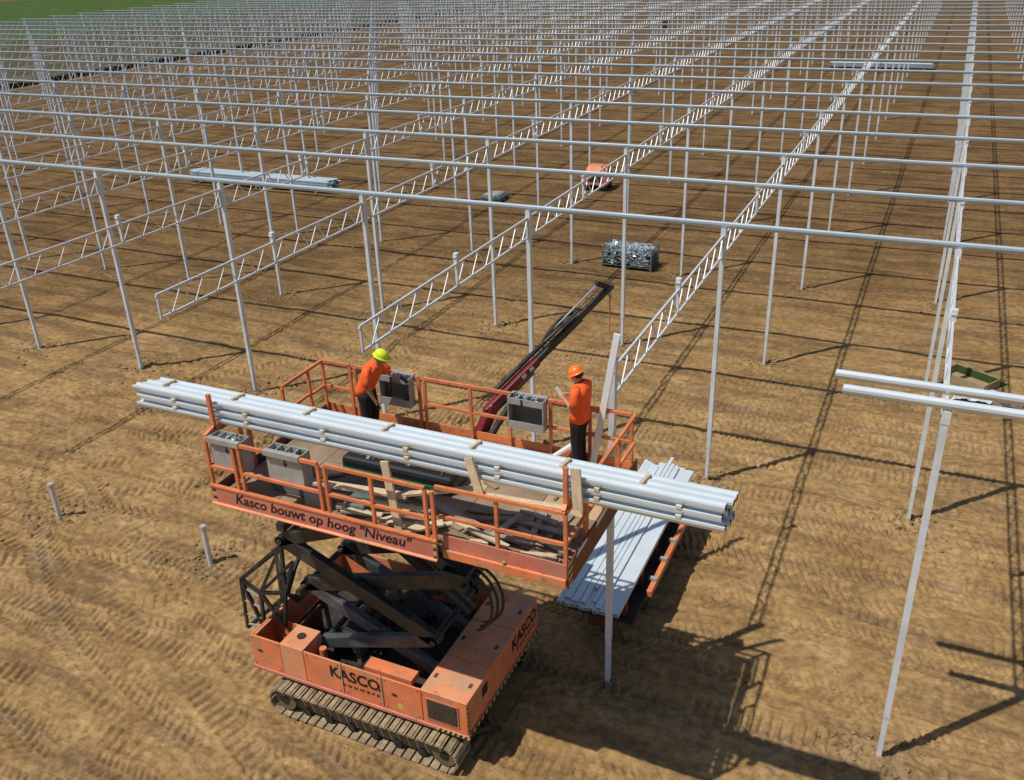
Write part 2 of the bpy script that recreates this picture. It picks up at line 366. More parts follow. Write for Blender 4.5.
# ------------------------------------------------------------------ greenhouse frame
XMAX = 4; JMAX = 23
LINE = {0: 'through the lift end', 1: 'nearest the right edge in front'}
def line_word(i):
    # the line whose girder ends beside the man in the orange helmet is line zero
    if i == 0: return 'orange-helmet line'
    if i > 0: return '%s line right of orange helmet' % ordw(i)
    return '%s line left of orange helmet' % ordw(-i)
# shared meshes
col_me = MB().box((-.05, -.068, 1.02), (.05, .068, 6.86)).mesh('column_shaft', M['galv'])
stub_me = MB().box((-.042, -.06, -.12), (.042, .06, 1.06)).mesh('foundation_stub', M['galv'])
far_me = MB().box((-.05, -.068, -.1), (.05, .068, 6.9)).mesh('column_far', M['galv'])
hd = MB().box((-.06, -.078, 6.70), (.06, .078, 6.90)); hd.box((-.045, -.075, 6.90), (.045, .075, 6.925)); hd.box((-.04, -.05, 6.925), (.04, .05, 6.96))
head_me = hd.mesh('column_head', M['galv'])
cols = []
for i in range(-18, XMAX):
    for j in range(0, JMAX):
        if j == 0 and i not in (0, 1, 2, 3): continue
        P = [(i * DX, j * DY, z) for z in (0, 2, 4, 5.5, 7)]
        if inframe(P, 60):
            w = px(P[2])[2]; cols.append((w, i, j, inframe(P, 0)))
cols.sort(key=lambda c: (not c[3], c[0]))
fc = MB()
for k, (w, i, j, vis) in enumerate(cols):
    x, y = i * DX, j * DY
    if k < 300:
        lab = 'steel post, %s row back, %s' % (ordw(j + 1), line_word(i))
        t = thing('steel_post', lab, 'post', (x, y, 0), 'steel posts of the frame')
        if w < 70:
            inst(col_me, 'shaft', t, Matrix()); inst(stub_me, 'foundation_stub', t, Matrix()); inst(head_me, 'head_bracket', t, Matrix())
        else: inst(far_me, 'shaft', t, Matrix())
    else:
        fc.box((x - .05, y - .068, -.1), (x + .05, y + .068, 6.9))
o = fc.build('far_posts', M['galv']); o['kind'] = 'stuff'; tag(o, 'mass of distant grey steel posts at the far end of the frame', 'posts')
# short foundation stubs waiting for their columns
for i, lab in ((-2, 'short white foundation stub standing in soil left of the tracked lift'), (-3, 'short white foundation stub standing alone nearest the left edge')):
    t = thing('foundation_stub', lab, 'post', (i * DX, 0, 0), 'foundation stubs')
    MB().cyl((i * DX, 0, -.1), (i * DX, 0, .98), .062, 14).build('sleeve', M['pvc'], t, smooth=False)
    MB().cyl((i * DX, 0, .96), (i * DX, 0, 1.05), .074, 14).build('cap', M['cap'], t)

# girders (trusses)
ZT, ZB = 6.74, 6.23; NP = 11; L0, L1 = .08, DY - .08; PT = (L1 - L0) / NP
chord_me = MB().box((-.021, L0, -.021), (.021, L1, .021)).mesh('chord', M['truss'])
end_me = MB().box((-.022, -.022, ZB + .025), (.022, .022, ZT - .025)).mesh('end_post', M['truss'])
def diag_mesh(s):
    return MB().bar((0, 0, ZB + .02), (0, s * PT / 2, ZT - .02), .021, .021, (1, 0, 0)).mesh('diagonal', M['truss'])
dg = {1: diag_mesh(1), -1: diag_mesh(-1)}
br = MB().box((-.03, -.03, ZB + .035), (.03, .03, 6.93)); br.box((-.045, -.05, 6.76), (.045, .05, 6.9)); br.box((-.045, -.07, 6.90), (.045, .07, 6.925)); br.box((-.05, -.06, 6.925), (.05, .06, 6.99))
br_me = br.mesh('gutter_bracket', M['galv'])
simp = MB()
simp.box((-.021, L0, ZT - .021), (.021, L1, ZT + .021)); simp.box((-.021, L0, ZB - .021), (.021, L1, ZB + .021))
for s in range(NP):
    yb = L0 + (s + .5) * PT
    for sg in (-1, 1): simp.bar((0, yb, ZB), (0, yb + sg * PT / 2, ZT), .021, .021, (1, 0, 0))
simp.box((-.03, DY / 2 - .03, ZB), (.03, DY / 2 + .03, 6.93))
simp_me = simp.mesh('girder', M['truss'])
gird = []
for i in range(-18, XMAX):
    for j in range(0, JMAX):
        P = [(i * DX, (j + t) * DY, 6.5) for t in (0, .25, .5, .75, 1)]
        if inframe(P, 40): gird.append((min(px(p)[2] for p in P if px(p)), i, j))
gird.sort()
fg = MB(); npart = 0
for k, (w, i, j) in enumerate(gird):
    x, y = i * DX, j * DY
    lab = 'white lattice girder, %s bay back, %s' % (ordw(j + 1), line_word(i))
    if k >= 300:
        n0 = len(fg.v); fg.v += [(a + x, b + y, c) for a, b, c in simp.v]; fg.f += [tuple(n0 + q for q in fc_) for fc_ in simp.f]; continue
    if w > 62:
        o = bpy.data.objects.new('lattice_girder', simp_me); COL.objects.link(o); o.location = (x, y, 0); tag(o, lab, 'girder', 'lattice girders'); continue
    t = thing('lattice_girder', lab, 'girder', (x, y, 0), 'lattice girders')
    inst(chord_me, 'top_chord', t, Matrix.Translation((0, 0, ZT))); inst(chord_me, 'bottom_chord', t, Matrix.Translation((0, 0, ZB)))
    for yy in (L0 + .026, L1 - .026): inst(end_me, 'end_post', t, Matrix.Translation((0, yy, 0)))
    for s in range(NP):
        yb = L0 + (s + .5) * PT
        if s == NP // 2: inst(br_me, 'gutter_bracket', t, Matrix.Translation((0, DY / 2, 0)))
        for sg in (-1, 1): inst(dg[sg], 'diagonal', t, Matrix.Translation((0, yb + sg * .018, 0)))
if fg.v:
    o = fg.build('far_girders', M['truss']); o['kind'] = 'stuff'; tag(o, 'mass of distant lattice girders at the far end', 'girders')

# gutters: open trough with folded lips
GP = [(-.105, .085), (-.105, .03), (-.052, -.060), (.052, -.060), (.105, .03), (.105, .085), (.06, .085), (.045, .06), (-.045, .06), (-.06, .085)]
def gutter_mb(x0, x1, y, z, s=1.): return MB().prism([(y + p[0] * s, z + p[1] * s) for p in GP], x0, x1)
XE = 22.; GS = .78
nrow = 0
for h in range(2, 2 * JMAX):
    y = h * DY / 2; nrow += 1
    P = [(x, y, HG) for x in np.linspace(-90.6, XE, 40)]
    if not inframe(P, 5): continue
    lab = 'long galvanised gutter across the frame, %s installed row from the front' % ordw(nrow)
    xs = [-90.6] + [q for q in range(-80, 20, 10)] + [XE]
    if h > 9:
        solo(gutter_mb(-90.6, XE, y, 6.975, GS), 'gutter', M['gutter'], lab, 'gutter', 'installed gutters')
    else:
        t = thing('gutter', lab, 'gutter', (-90.6, y, 6.985), 'installed gutters')
        for a, b_ in zip(xs[:-1], xs[1:]):
            gutter_mb(a + .003, b_ - .003, y, 6.975, GS).build('length', M['gutter'], t)
            if b_ < XE:
                jc = MB().prism([(y + p[0] * GS * 1.06, 6.975 + p[1] * GS * 1.06) for p in GP[1:5]], b_ - .06, b_ + .06); jc.build('joint_sleeve', M['galv'], t)
# two loose gutters laid on the right-hand girder
solo(gutter_mb(3.57, 13.6, -.03, 6.985, .76), 'gutter', M['newgutter'], 'pale blue new gutter resting on top of right-hand front column', 'gutter', 'loose gutters on the right-hand line')
solo(gutter_mb(3.38, 13.4, .86, 6.81, .76), 'gutter', M['newgutter'], 'pale blue new gutter lying on girder just behind the front one', 'gutter', 'loose gutters on the right-hand line')
# ------------------------------------------------------------------ lettering
def lettering(body, size, mtx, name, parent, m, bold=.0, shear=0., width=None, space=1.):
    cu = bpy.data.curves.new(name, 'FONT'); cu.body = body; cu.size = size; cu.offset = bold; cu.shear = shear; cu.extrude = .0015; cu.resolution_u = 3; cu.space_character = space
    ob = bpy.data.objects.new('tmp', cu); COL.objects.link(ob)
    me = bpy.data.meshes.new_from_object(ob.evaluated_get(bpy.context.evaluated_depsgraph_get()))
    bpy.data.objects.remove(ob); bpy.data.curves.remove(cu)
    n = len(me.vertices); c = np.empty(n * 3, np.float32); me.vertices.foreach_get('co', c); c = c.reshape(-1, 3)
    if width: c[:, 0] = (c[:, 0] - c[:, 0].min()) * width / np.ptp(c[:, 0])
    me.vertices.foreach_set('co', c.ravel()); me.materials.clear(); me.materials.append(m)
    o = bpy.data.objects.new(name, me); COL.objects.link(o); o.parent = parent
    b = BASE.get(parent.name, Vector()); o.matrix_local = Matrix.Translation(-b) @ mtx; me.update(); return o
def frame_mtx(origin, xdir, ydir):
    x = Vector(xdir).normalized(); y = Vector(ydir).normalized(); z = x.cross(y)
    return Matrix(((x.x, y.x, z.x, origin[0]), (x.y, y.y, z.y, origin[1]), (x.z, y.z, z.z, origin[2]), (0, 0, 0, 1)))

# ------------------------------------------------------------------ tracked scissor lift
LIFT = thing('scissor_lift', 'orange tracked scissor lift with raised railed platform', 'scissor lift', (-3.8, -1.5, 0))
BX0, BX1, BY0, BY1, BZ0, BZ1 = -6.1, -1.5, -3.0, .05, .80, 1.52
CH = MB().box((BX0 + .03, BY0 + .03, .66), (BX1 - .03, BY1 - .03, .80)).build('chassis', M['dark'], LIFT)
for a, b_ in ((BX0, -5.41), (-4.87, -4.055), (-4.045, -3.205), (-3.195, -2.395)):
    MB().box((a, BY0, BZ0 + .002), (b_, BY0 + .035, BZ1)).build('side_panel', M['orange'], CH, bevel=.012)
tank = MB().box((-5.40, BY0 - .004, BZ0 + .002), (-4.88, -2.42, BZ1 + .012)).build('tank_box', M['lid'], CH, bevel=.012)
MB().cyl((-5.13, -2.68, BZ1 + .01), (-5.13, -2.68, BZ1 + .03), .085, 18).build('filler_cap', M['dark'], CH)
for x in (-4.05, -3.2): MB().bar((x, BY0 - .012, BZ0 + .06), (x, BY0 - .012, BZ1 - .01), .018, .014, (0, 1, 0)).build('door_seam', M['bin'], CH)
MB().box((BX0 - .02, BY0 - .03, .725), (BX1 + .02, BY0 + .05, .795)).build('skirt', M['pink'], CH, bevel=.01)
MB().box((BX1 - .05, BY0 + .06, .725), (BX1 + .025, BY1, .795)).build('skirt', M['pink'], CH, bevel=.01)
MB().box((BX0, BY1 - .035, BZ0 + .002), (-2.40, BY1, BZ1 - .02)).build('side_panel', M['orange'], CH, bevel=.01)
MB().box((BX0, BY0 + .04, BZ0 + .002), (BX0 + .035, BY1 - .04, BZ1 - .03)).build('end_panel', M['orange'], CH, bevel=.01)
MB().box((-5.43, BY0 + .04, BZ0 + .002), (-5.405, -1.7, BZ1 - .06)).build('bulkhead', M['redbrown'], CH)
MB().box((BX0 + .04, -2.35, BZ0 + .002), (-5.44, -2.32, BZ1 - .1)).build('bulkhead', M['orange'], CH)
MB().bar((-6.0, -2.95, 1.50), (-6.0, -2.1, 1.50), .05).build('step_bar', M['orange'], CH)
cabs = ((BY0, -2.045), (-2.035, -1.005), (-.995, BY1))
for a, b_ in cabs:
    MB().box((-2.38, a, BZ0 + .002), (BX1, b_, BZ1 - .03)).build('cabinet', M['orange'], CH, bevel=.015)
    MB().box((-2.40, a - .006 if a == BY0 else a + .004, BZ1 - .027), (BX1 + .015, b_ - .004, BZ1 + .012)).build('cabinet_lid', M['lid'], CH, bevel=.012)
gr = MB().box((-2.28, BY0 - .012, .92), (-1.68, BY0 - .002, 1.37)).build('grille', M['grille'], CH)
for k in range(9): MB().box((-2.25, BY0 - .022, .945 + k * .046), (-1.71, BY0 - .013, .963 + k * .046)).build('louvre', M['grille'], CH)
g2 = MB(); 
for (a, b_) in (((-2.30, .90), (-1.66, .925)), ((-2.30, 1.365), (-1.66, 1.39)), ((-2.30, .926), (-2.275, 1.364)), ((-1.685, .926), (-1.66, 1.364))): g2.box((a[0], BY0 - .016, a[1]), (b_[0], BY0 - .0005, b_[1]))
g2.build('grille_frame', M['pink'], CH)
MB().box((BX1 + .001, -2.42, 1.16), (BX1 + .012, -2.22, 1.36)).build('vent', M['dark'], CH)
for k in range(13):     # hazard stripes along the lower edge and the corner
    m_ = M['text'] if k % 2 else M['hazy']
    x = BX1 - .62 + k * .05
    MB().quadbox(((x, BY0 - .034, .73), (x + .048, BY0 - .034, .73), (x + .048, BY0 - .0305, .73), (x, BY0 - .0305, .73), (x + .03, BY0 - .034, .79), (x + .078, BY0 - .034, .79), (x + .078, BY0 - .0305, .79), (x + .03, BY0 - .0305, .79))).build('hazard_stripe', m_, CH)
    z = .81 + k * .05
    MB().box((BX1 + .001, BY0 + .015, z), (BX1 + .004, BY0 + .07, z + .045)).build('hazard_stripe', m_, CH)
    MB().box((BX0 - .004, BY0 + .015, z), (BX0 - .001, BY0 + .06, z + .045)).build('hazard_stripe', m_, CH)
for k in range(38):
    y = BY0 + .08 + k * .078
    MB().box((BX1 + .026, y, .73), (BX1 + .029, y + .074, .79)).build('hazard_stripe', M['hazy'] if k % 2 else M['text'], CH)
lettering('KASCO', .34, frame_mtx((-4.30, BY0 - .006, 1.16), (1, 0, 0), (0, 0, 1)), 'lettering', CH, M['text'], .008, 0, 1.06)
lettering('bouwers', .11, frame_mtx((-4.05, BY0 - .006, 1.015), (1, 0, 0), (0, 0, 1)), 'lettering', CH, M['text'], .002, 0, .78, 1.5)
lettering('KASCO', .36, frame_mtx((BX1 + .006, -1.15, 1.14), (0, 1, 0), (0, 0, 1)), 'lettering', CH, M['text'], .008, 0, 1.1)
lettering('bouwers', .11, frame_mtx((BX1 + .006, -.95, 1.0), (0, 1, 0), (0, 0, 1)), 'lettering', CH, M['text'], .002, 0, .78, 1.5)
for (x, z) in ((-3.26, 1.2), (-2.95, 1.2), (-5.9, 1.2)): MB().box((x - .05, BY0 - .016, z - .018), (x + .05, BY0 - .002, z + .018)).build('door_handle', M['dark'], CH)
for x in (-6.05, -5.47, -4.8, -4.12, -3.98, -3.27, -3.12, -2.46):
    for z in (BZ0 + .06, BZ1 - .06): MB().cyl((x, BY0 - .008, z), (x, BY0 + .004, z), .014, 8).build('bolt', M['dgrey'], CH)
for y in (-2.6, -1.55, -.5):
    for x in (-2.3, -1.62): MB().box((x - .03, y - .05, BZ1 + .0125), (x + .03, y + .05, BZ1 + .022)).build('lid_hinge', M['redbrown'], CH)
MB().box((-2.9, BY0 - .004, .9), (-2.78, BY0 - .0015, 1.02)).build('warning_sticker', M['hazy'], CH)
# engine bay
rb = random.Random(9)
for k in range(26):
    x = rb.uniform(-5.2, -2.6); y = rb.uniform(-2.8, -.2); a = rb.uniform(.06, .24); h_ = rb.uniform(.08, .42)
    MB().box((x, y, .79), (x + a, y + rb.uniform(.08, .3), .8 + h_)).build('engine_part', rb.choice([M['dark'], M['black'], M['redbrown'], M['trackframe'], M['dark']]), CH, bevel=.01)
MB().box((-4.75, -2.0, .801), (-4.2, -1.2, 1.25)).build('engine_block', M['dark'], CH, bevel=.03)
MB().cyl((-4.72, -2.62, .82), (-4.72, -2.62, 1.34), .07, 14).build('oil_filter', M['orange'], CH)
MB().box((-3.75, -2.72, 1.2), (-2.75, -2.45, 1.34)).build('beam_cover', M['orange'], CH, bevel=.01)
for k in range(9):
    x = rb.uniform(-5, -3); y = rb.uniform(-2.7, -1.)
    pts = [(x + .35 * t + .06 * math.sin(t * 7 + k), y + .2 * math.sin(t * 3 + k), 1.05 + .16 * math.sin(t * 3.1)) for t in np.linspace(0, 2, 9)]
    MB().tube(pts, .017, 6).build('hose', M['rubber'], CH, smooth=True)
# tracks
def track(y0, y1, nm):
    RC = .17
    T = MB().box((-5.30, y0 + RC, .14), (-2.10, y1 - .06, .50)).build('track', M['trackframe'], LIFT, bevel=.02)
    TX0, TX1, r = -5.66 + .32, -1.60 - .32, .285; zc = .315
    for x in (TX0, TX1):
        MB().cyl((x, y0 + .1, zc), (x, y1 - .1, zc), .235, 24).build('wheel', M['trackframe'], T)
        MB().cyl((x, y0 + .085, zc), (x, y1 - .085, zc), .09, 14).build('hub', M['dark'], T)
    for k in range(6): MB().cyl((-4.9 + k * .5, y0 + .13, .15), (-4.9 + k * .5, y1 - .05, .15), .085, 14).build('roller', M['dark'], T)
    sh = MB().box((-.078, y0, -.012), (.07, y1, .012)); sh.box((-.060, y0 + .004, .012), (.03, y1 - .004, .034))
    b = BASE[T.name]; sh.v = [(p[0], p[1] - b.y, p[2]) for p in sh.v]; sme = sh.mesh('shoe', M['shoe'])
    Ls = TX1 - TX0; per = 2 * Ls + 2 * math.pi * r; n = 46
    for k in range(n):
        d = k * per / n
        if d < Ls: p = (TX0 + d, zc + r); a = 0
        elif d < Ls + math.pi * r: t = (d - Ls) / r; p = (TX1 + r * math.sin(t), zc + r * math.cos(t)); a = t
        elif d < 2 * Ls + math.pi * r: p = (TX1 - (d - Ls - math.pi * r), zc - r); a = math.pi
        else: t = (d - 2 * Ls - math.pi * r) / r; p = (TX0 - r * math.sin(t), zc - r * math.cos(t)); a = math.pi + t
        inst(sme, 'shoe', T, Matrix.Translation((p[0] - b.x, 0, p[1] - b.z)) @ Matrix.Rotation(a, 4, 'Y'))
track(-3.27, -2.75, 'near'); track(-.25, .25, 'far')
# scissor arms
PV = dict(L0=(-4.9, 1.22), R0=(-2.55, 1.15), L1=(-5.25, 2.35), R1=(-2.42, 2.08), L2=(-5.5, 3.42), R2=(-1.75, 3.45), L3=(-5.2, 4.95), R3=(-1.75, 4.95))
for a, b_, k in (('L0', 'R1', 0), ('R0', 'L1', 1), ('R1', 'L2', 0), ('L1', 'R2', 1), ('L2', 'R3', 0), ('R2', 'L3', 1)):
    for yc, s in ((-2.32, 1), (-.72, -1)):
        y = yc + s * .19 * k
        w = .30 if a in ('R1', 'L1') else .25
        (x0, z0), (x1, z1) = PV[a], PV[b_]
        A = MB().bar((x0, y, z0), (x1, y, z1), .15, w, (0, 1, 0)); 
        A = MB().bar((x0, y, z0), (x1, y, z1), .15, w)
        ar = A.build('scissor_arm', M['dgrey'] if '0' in a + b_ else M['black'], LIFT, bevel=.02)
        for (x, z) in ((x0, z0), (x1, z1)): MB().cyl((x, y - .11, z), (x, y + .11, z), .10, 16).build('pivot', M['dgrey'], ar)
for nme, (x, z) in PV.items():
    MB().cyl((x, -2.45, z), (x, -.6, z), .06, 12).build('cross_shaft', M['black'], LIFT)
for a, b_ in ((('L0'), (-2.9, 2.75)), (('R1'), (-4.4, 3.9))):
    p0 = Vector((PV[a][0] + .3, -1.5, PV[a][1] + .1)); p1 = Vector((b_[0], -1.5, b_[1])); md_ = p0.lerp(p1, .6)
    cy = MB().cyl(p0, md_, .12, 16).build('lift_cylinder', M['black'], LIFT, smooth=False); MB().cyl(md_, p1, .06, 12).build('rod', M['chrome'], cy)
MB().box((-3.2, -.9, 1.9), (-2.95, -.6, 2.15)).build('pump_box', M['crane_red'], LIFT, bevel=.03)
for k in range(3):
    MB().tube([(-1.8 + (.42 + .05 * k) * math.sin(t_) , -2.1 + .12 * k, 2.95 + .62 * math.cos(t_)) for t_ in np.linspace(.2, 2.9, 14)], .026, 7).build('hose', M['rubber'], LIFT, smooth=True)
MB().bar((-1.95, -2.35, 3.5), (-1.95, -.7, 3.5), .5, .34).build('cross_beam', M['black'], LIFT, bevel=.05)
MB().bar((-5.42, -2.45, 3.75), (-5.42, -.6, 3.75), .16, .16).build('cross_beam', M['black'], LIFT)
# access ladder and hose frame hanging at the left end
LF = MB()
fr = dict(a=(-6.55, -2.5, 2.32), b=(-6.62, -2.5, 1.12), c=(-6.12, -2.5, 2.12), d=(-6.18, -2.5, 1.2), e=(-5.55, -2.35, 3.28), f=(-5.35, -2.35, 2.95), g=(-5.6, -2.4, 2.2), h=(-5.75, -2.4, 1.35), i=(-6.5, -1.5, 2.3), j=(-6.55, -1.5, 1.1), k=(-5.5, -1.5, 3.2))
LADR = MB().bar(fr['a'], fr['b'], .05).build('ladder', M['black'], LIFT)
for p, q in (('c', 'd'), ('a', 'e'), ('c', 'f'), ('a', 'c'), ('c', 'g'), ('g', 'h'), ('e', 'g'), ('e', 'c'), ('i', 'j'), ('i', 'k'), ('a', 'i'), ('k', 'e'), ('d', 'g'), ('c', 'h'), ('a', 'd'), ('j', 'h'), ('i', 'g'), ('f', 'g'), ('k', 'g'), ('b', 'j')):
    MB().bar(fr[p], fr[q], .06).build('tube', M['black'], LADR)
for t in (.15, .42, .7, .92):
    MB().bar(Vector(fr['a']).lerp(Vector(fr['b']), t), Vector(fr['c']).lerp(Vector(fr['d']), t), .03).build('rung', M['bin'], LADR)
for k in range(4): MB().tube([(-5.7 + .04 * k, -2.2 + .05 * k, 2.5), (-5.85 + .05 * k, -2.2, 2.0), (-5.6, -2.1 + .05 * k, 1.75), (-5.4 + .03 * k, -2.1, 2.1)], .025, 7).build('hose', M['rubber'], LADR, smooth=True)

# platform
DZ = 5.20; PX0, PX1, PYN, PYN2, PYF = -5.48, .56, -3.70, -3.56, -.55
DK = MB().box((PX0 + .05, PYN2 + .05, DZ - .16), (PX1 - .04, PYF - .02, DZ - .035)).build('platform_frame', M['black'], LIFT)
for k in range(6):
    a = PX0 + .06 + k * (PX1 - PX0 - .1) / 6; b_ = a + (PX1 - PX0 - .1) / 6 - .012
    for (y0, y1) in ((PYN + .05 if b_ < -1.3 else PYN2 + .04, -2.13), (-2.12, PYF - .01)):
        MB().box((a, y0, DZ - .034), (b_, y1, DZ - rb.choice((0, .003)))).build('deck_board', M['ply'] if (k in (3, 5) and y0 > -2.2) else M['deckwood'], DK)
for y in (-3.0, -1.3): MB().box((-5.3, y - .07, DZ - .34), (.3, y + .07, DZ - .162)).build('deck_beam', M['black'], DK)
def rail(a, b_, w=.05, m_=None, nm='guard_rail'): return MB().bar(a, b_, w, w).build(nm, m_ or M['rail'], LIFT)
ZR, ZM = 6.24, 5.74
# near side
TP = MB().box((PX0 - .03, PYN - .055, 5.10), (-1.36, PYN - .025, 5.385)).build('toe_board', M['pink'], LIFT, bevel=.008)
MB().quadbox(((PX0 - .03, PYN - .085, 5.065), (-1.36, PYN - .085, 5.065), (-1.36, PYN - .025, 5.098), (PX0 - .03, PYN - .025, 5.098), (PX0 - .03, PYN - .085, 5.08), (-1.36, PYN - .085, 5.08), (-1.36, PYN - .04, 5.113), (PX0 - .03, PYN - .04, 5.113))).build('toe_lip', M['orange'], LIFT)
MB().box((PX0 - .03, PYN - .07, 5.387), (-1.36, PYN, 5.415)).build('toe_cap', M['rail'], LIFT)
lettering('Kasco bouwt op hoog "Niveau"', .25, frame_mtx((-5.02, PYN - .0585, 5.175), (1, 0, 0), (0, 0, 1)), 'lettering', TP, M['text'], .003, .22, 3.25)
MB().box((-1.345, PYN2 - .03, 5.19), (PX1 + .02, PYN2 - .005, 5.42)).build('toe_board', M['pink'], LIFT, bevel=.006)
MB().box((-1.345, PYN2 - .07, 5.04), (PX1 + .02, PYN2 + .03, 5.186)).build('edge_beam', M['orange'], LIFT, bevel=.012)
for k in range(4):
    MB().box((-1.42 + .0, PYN - .0575, 5.10 + k * .07), (-1.37, PYN - .0552, 5.135 + k * .07)).build('hazard_stripe', M['hazy'] if k % 2 else M['text'], TP)
    MB().box((PX0 + .0, PYN - .0575, 5.10 + k * .07), (PX0 + .08, PYN - .0552, 5.135 + k * .07)).build('hazard_stripe', M['text'] if k % 2 else M['hazy'], TP)
def post(x, y, z0=5.2, z1=ZR - .026, w=.05): return MB().bar((x, y, z0), (x, y, z1), w, w).build('post', M['rail'], LIFT)
for x in (PX0, -4.95, -4.83, -3.34, -3.22, -1.52, -1.40): post(x, PYN, 5.416)
post(-2.42, PYN, 5.416)
for x in (-.47, PX1): post(x, PYN2, 5.19)
for a, b_ in ((PX0, -4.95), (-4.83, -3.34), (-3.22, -1.52)):
    rail((a, PYN, ZR), (b_, PYN, ZR)); rail((a + .026, PYN, ZM), (b_ - .026, PYN, ZM), .046)
rail((-1.40, PYN2 - .05, ZR), (PX1, PYN2, ZR)); rail((-1.37, PYN2 - .03, ZM), (PX1 - .026, PYN2, ZM), .046)
# far side
for x in (PX0, -4.87, -4.76, -3.42, -3.31, -2.4, -1.66, -.9, -.2, PX1 - .05): post(x, PYF)
for a, b_ in ((PX0, -4.87), (-4.76, -3.42), (-3.31, -1.66), (-.9, -.2), (-.2, PX1 - .05), (-1.66, -.9)):
    rail((a, PYF, ZR), (b_, PYF, ZR)); rail((a + .026, PYF, ZM), (b_ - .026, PYF, ZM), .046)
MB().box((PX0, PYF + .028, 5.10), (PX1, PYF + .05, 5.36)).build('toe_board', M['rail'], LIFT)
# left end
for y in (-2.9, -1.75, -1.0): post(PX0, y)
rail((PX0, -1.75, ZR + .001), (PX0, PYF - .026, ZR + .001)); rail((PX0 + .002, -1.724, ZM + .03), (PX0 + .002, -1.026, ZM + .03), .046); rail((PX0 + .002, -.974, ZM), (PX0 + .002, PYF - .026, ZM), .046)
rail((PX0, PYN + .026, ZR), (PX0, -2.9, ZR)); rail((PX0, PYN + .026, ZM), (PX0, -2.926, ZM), .046)
MB().box((PX0 - .03, PYN, 5.10), (PX0 - .008, PYF + .02, 5.34)).build('toe_board', M['redbrown'], LIFT)
# right end
for y in (-2.75, -2.0, -1.35): post(PX1, y)
rail((PX1, PYN2 + .026, ZR - .002), (PX1, -1.376, ZR - .002)); rail((PX1, -1.324, ZR - .002), (PX1, PYF, ZR - .002)); rail((PX1, PYN2 + .026, ZM), (PX1, -2.776, ZM), .046); rail((PX1, -2.724, ZM), (PX1, -2.026, ZM), .046); rail((PX1, -1.324, ZM), (PX1, PYF - .02, ZM), .046)
ET = MB().box((PX1 + .028, PYN2 - .02, 5.02), (PX1 + .052, PYF + .04, 5.44)).build('toe_board', M['redbrown'], LIFT)
for (y0, y1, z0, z1) in ((-3.3, -2.85, 5.36, 5.43), (-2.5, -2.0, 5.35, 5.43)): MB().quadbox(((PX1 + .053, y0, z0), (PX1 + .057, y0, z0), (PX1 + .057, y1, z0 + .02), (PX1 + .053, y1, z0 + .02), (PX1 + .053, y0 + .05, z1), (PX1 + .057, y0 + .05, z1), (PX1 + .057, y1 - .03, z1), (PX1 + .053, y1 - .03, z1))).build('paint_patch', M['offwhite'], ET)
for k in range(7): MB().quadbox(((PX1 + .053, PYN2 - .018, 5.03 + k * .06), (PX1 + .056, PYN2 - .018, 5.03 + k * .06), (PX1 + .056, PYN2 + .12, 5.0 + k * .06 + .06), (PX1 + .053, PYN2 + .12, 5.0 + k * .06 + .06), (PX1 + .053, PYN2 - .018, 5.085 + k * .06), (PX1 + .056, PYN2 - .018, 5.085 + k * .06), (PX1 + .056, PYN2 + .12, 5.115 + k * .06), (PX1 + .053, PYN2 + .12, 5.115 + k * .06))).build('hazard_stripe', M['text'] if k % 2 else M['hazy'], ET)
# load holders
LZ0 = 6.35; LY0 = -3.41; LS = .67
for x in (PX0 + .01, PX1 - .03):
    hl = MB().bar((x, PYN if x < 0 else PYN2, ZR + .03), (x, LY0 - .055, LZ0 - .02), .06, .06, (1, 0, 0)).build('load_holder', M['rail'], LIFT)
    MB().bar((x, LY0 - .055, LZ0 - .06), (x, LY0 - .055, 6.90), .06, .06).build('upright', M['rail'], hl)
    MB().bar((x, LY0 - .05, LZ0 - .045), (x, -2.7, LZ0 - .045), .07, .07).build('cross_bar', M['rail'], hl)
    MB().bar((x, -2.72, 5.2), (x, -2.72, LZ0 - .081), .06, .06).build('inner_leg', M['rail'], hl)
    MB().quadbox(((x - .012, LY0 - .03, LZ0 - .08), (x + .012, LY0 - .03, LZ0 - .08), (x + .012, LY0 + .1, LZ0 - .085), (x - .012, LY0 + .1, LZ0 - .085), (x - .012, PYN2 - .02, ZR - .1), (x + .012, PYN2 - .02, ZR - .1), (x + .012, PYN2, ZR - .1), (x - .012, PYN2, ZR - .1))).build('gusset', M['rail'], hl)

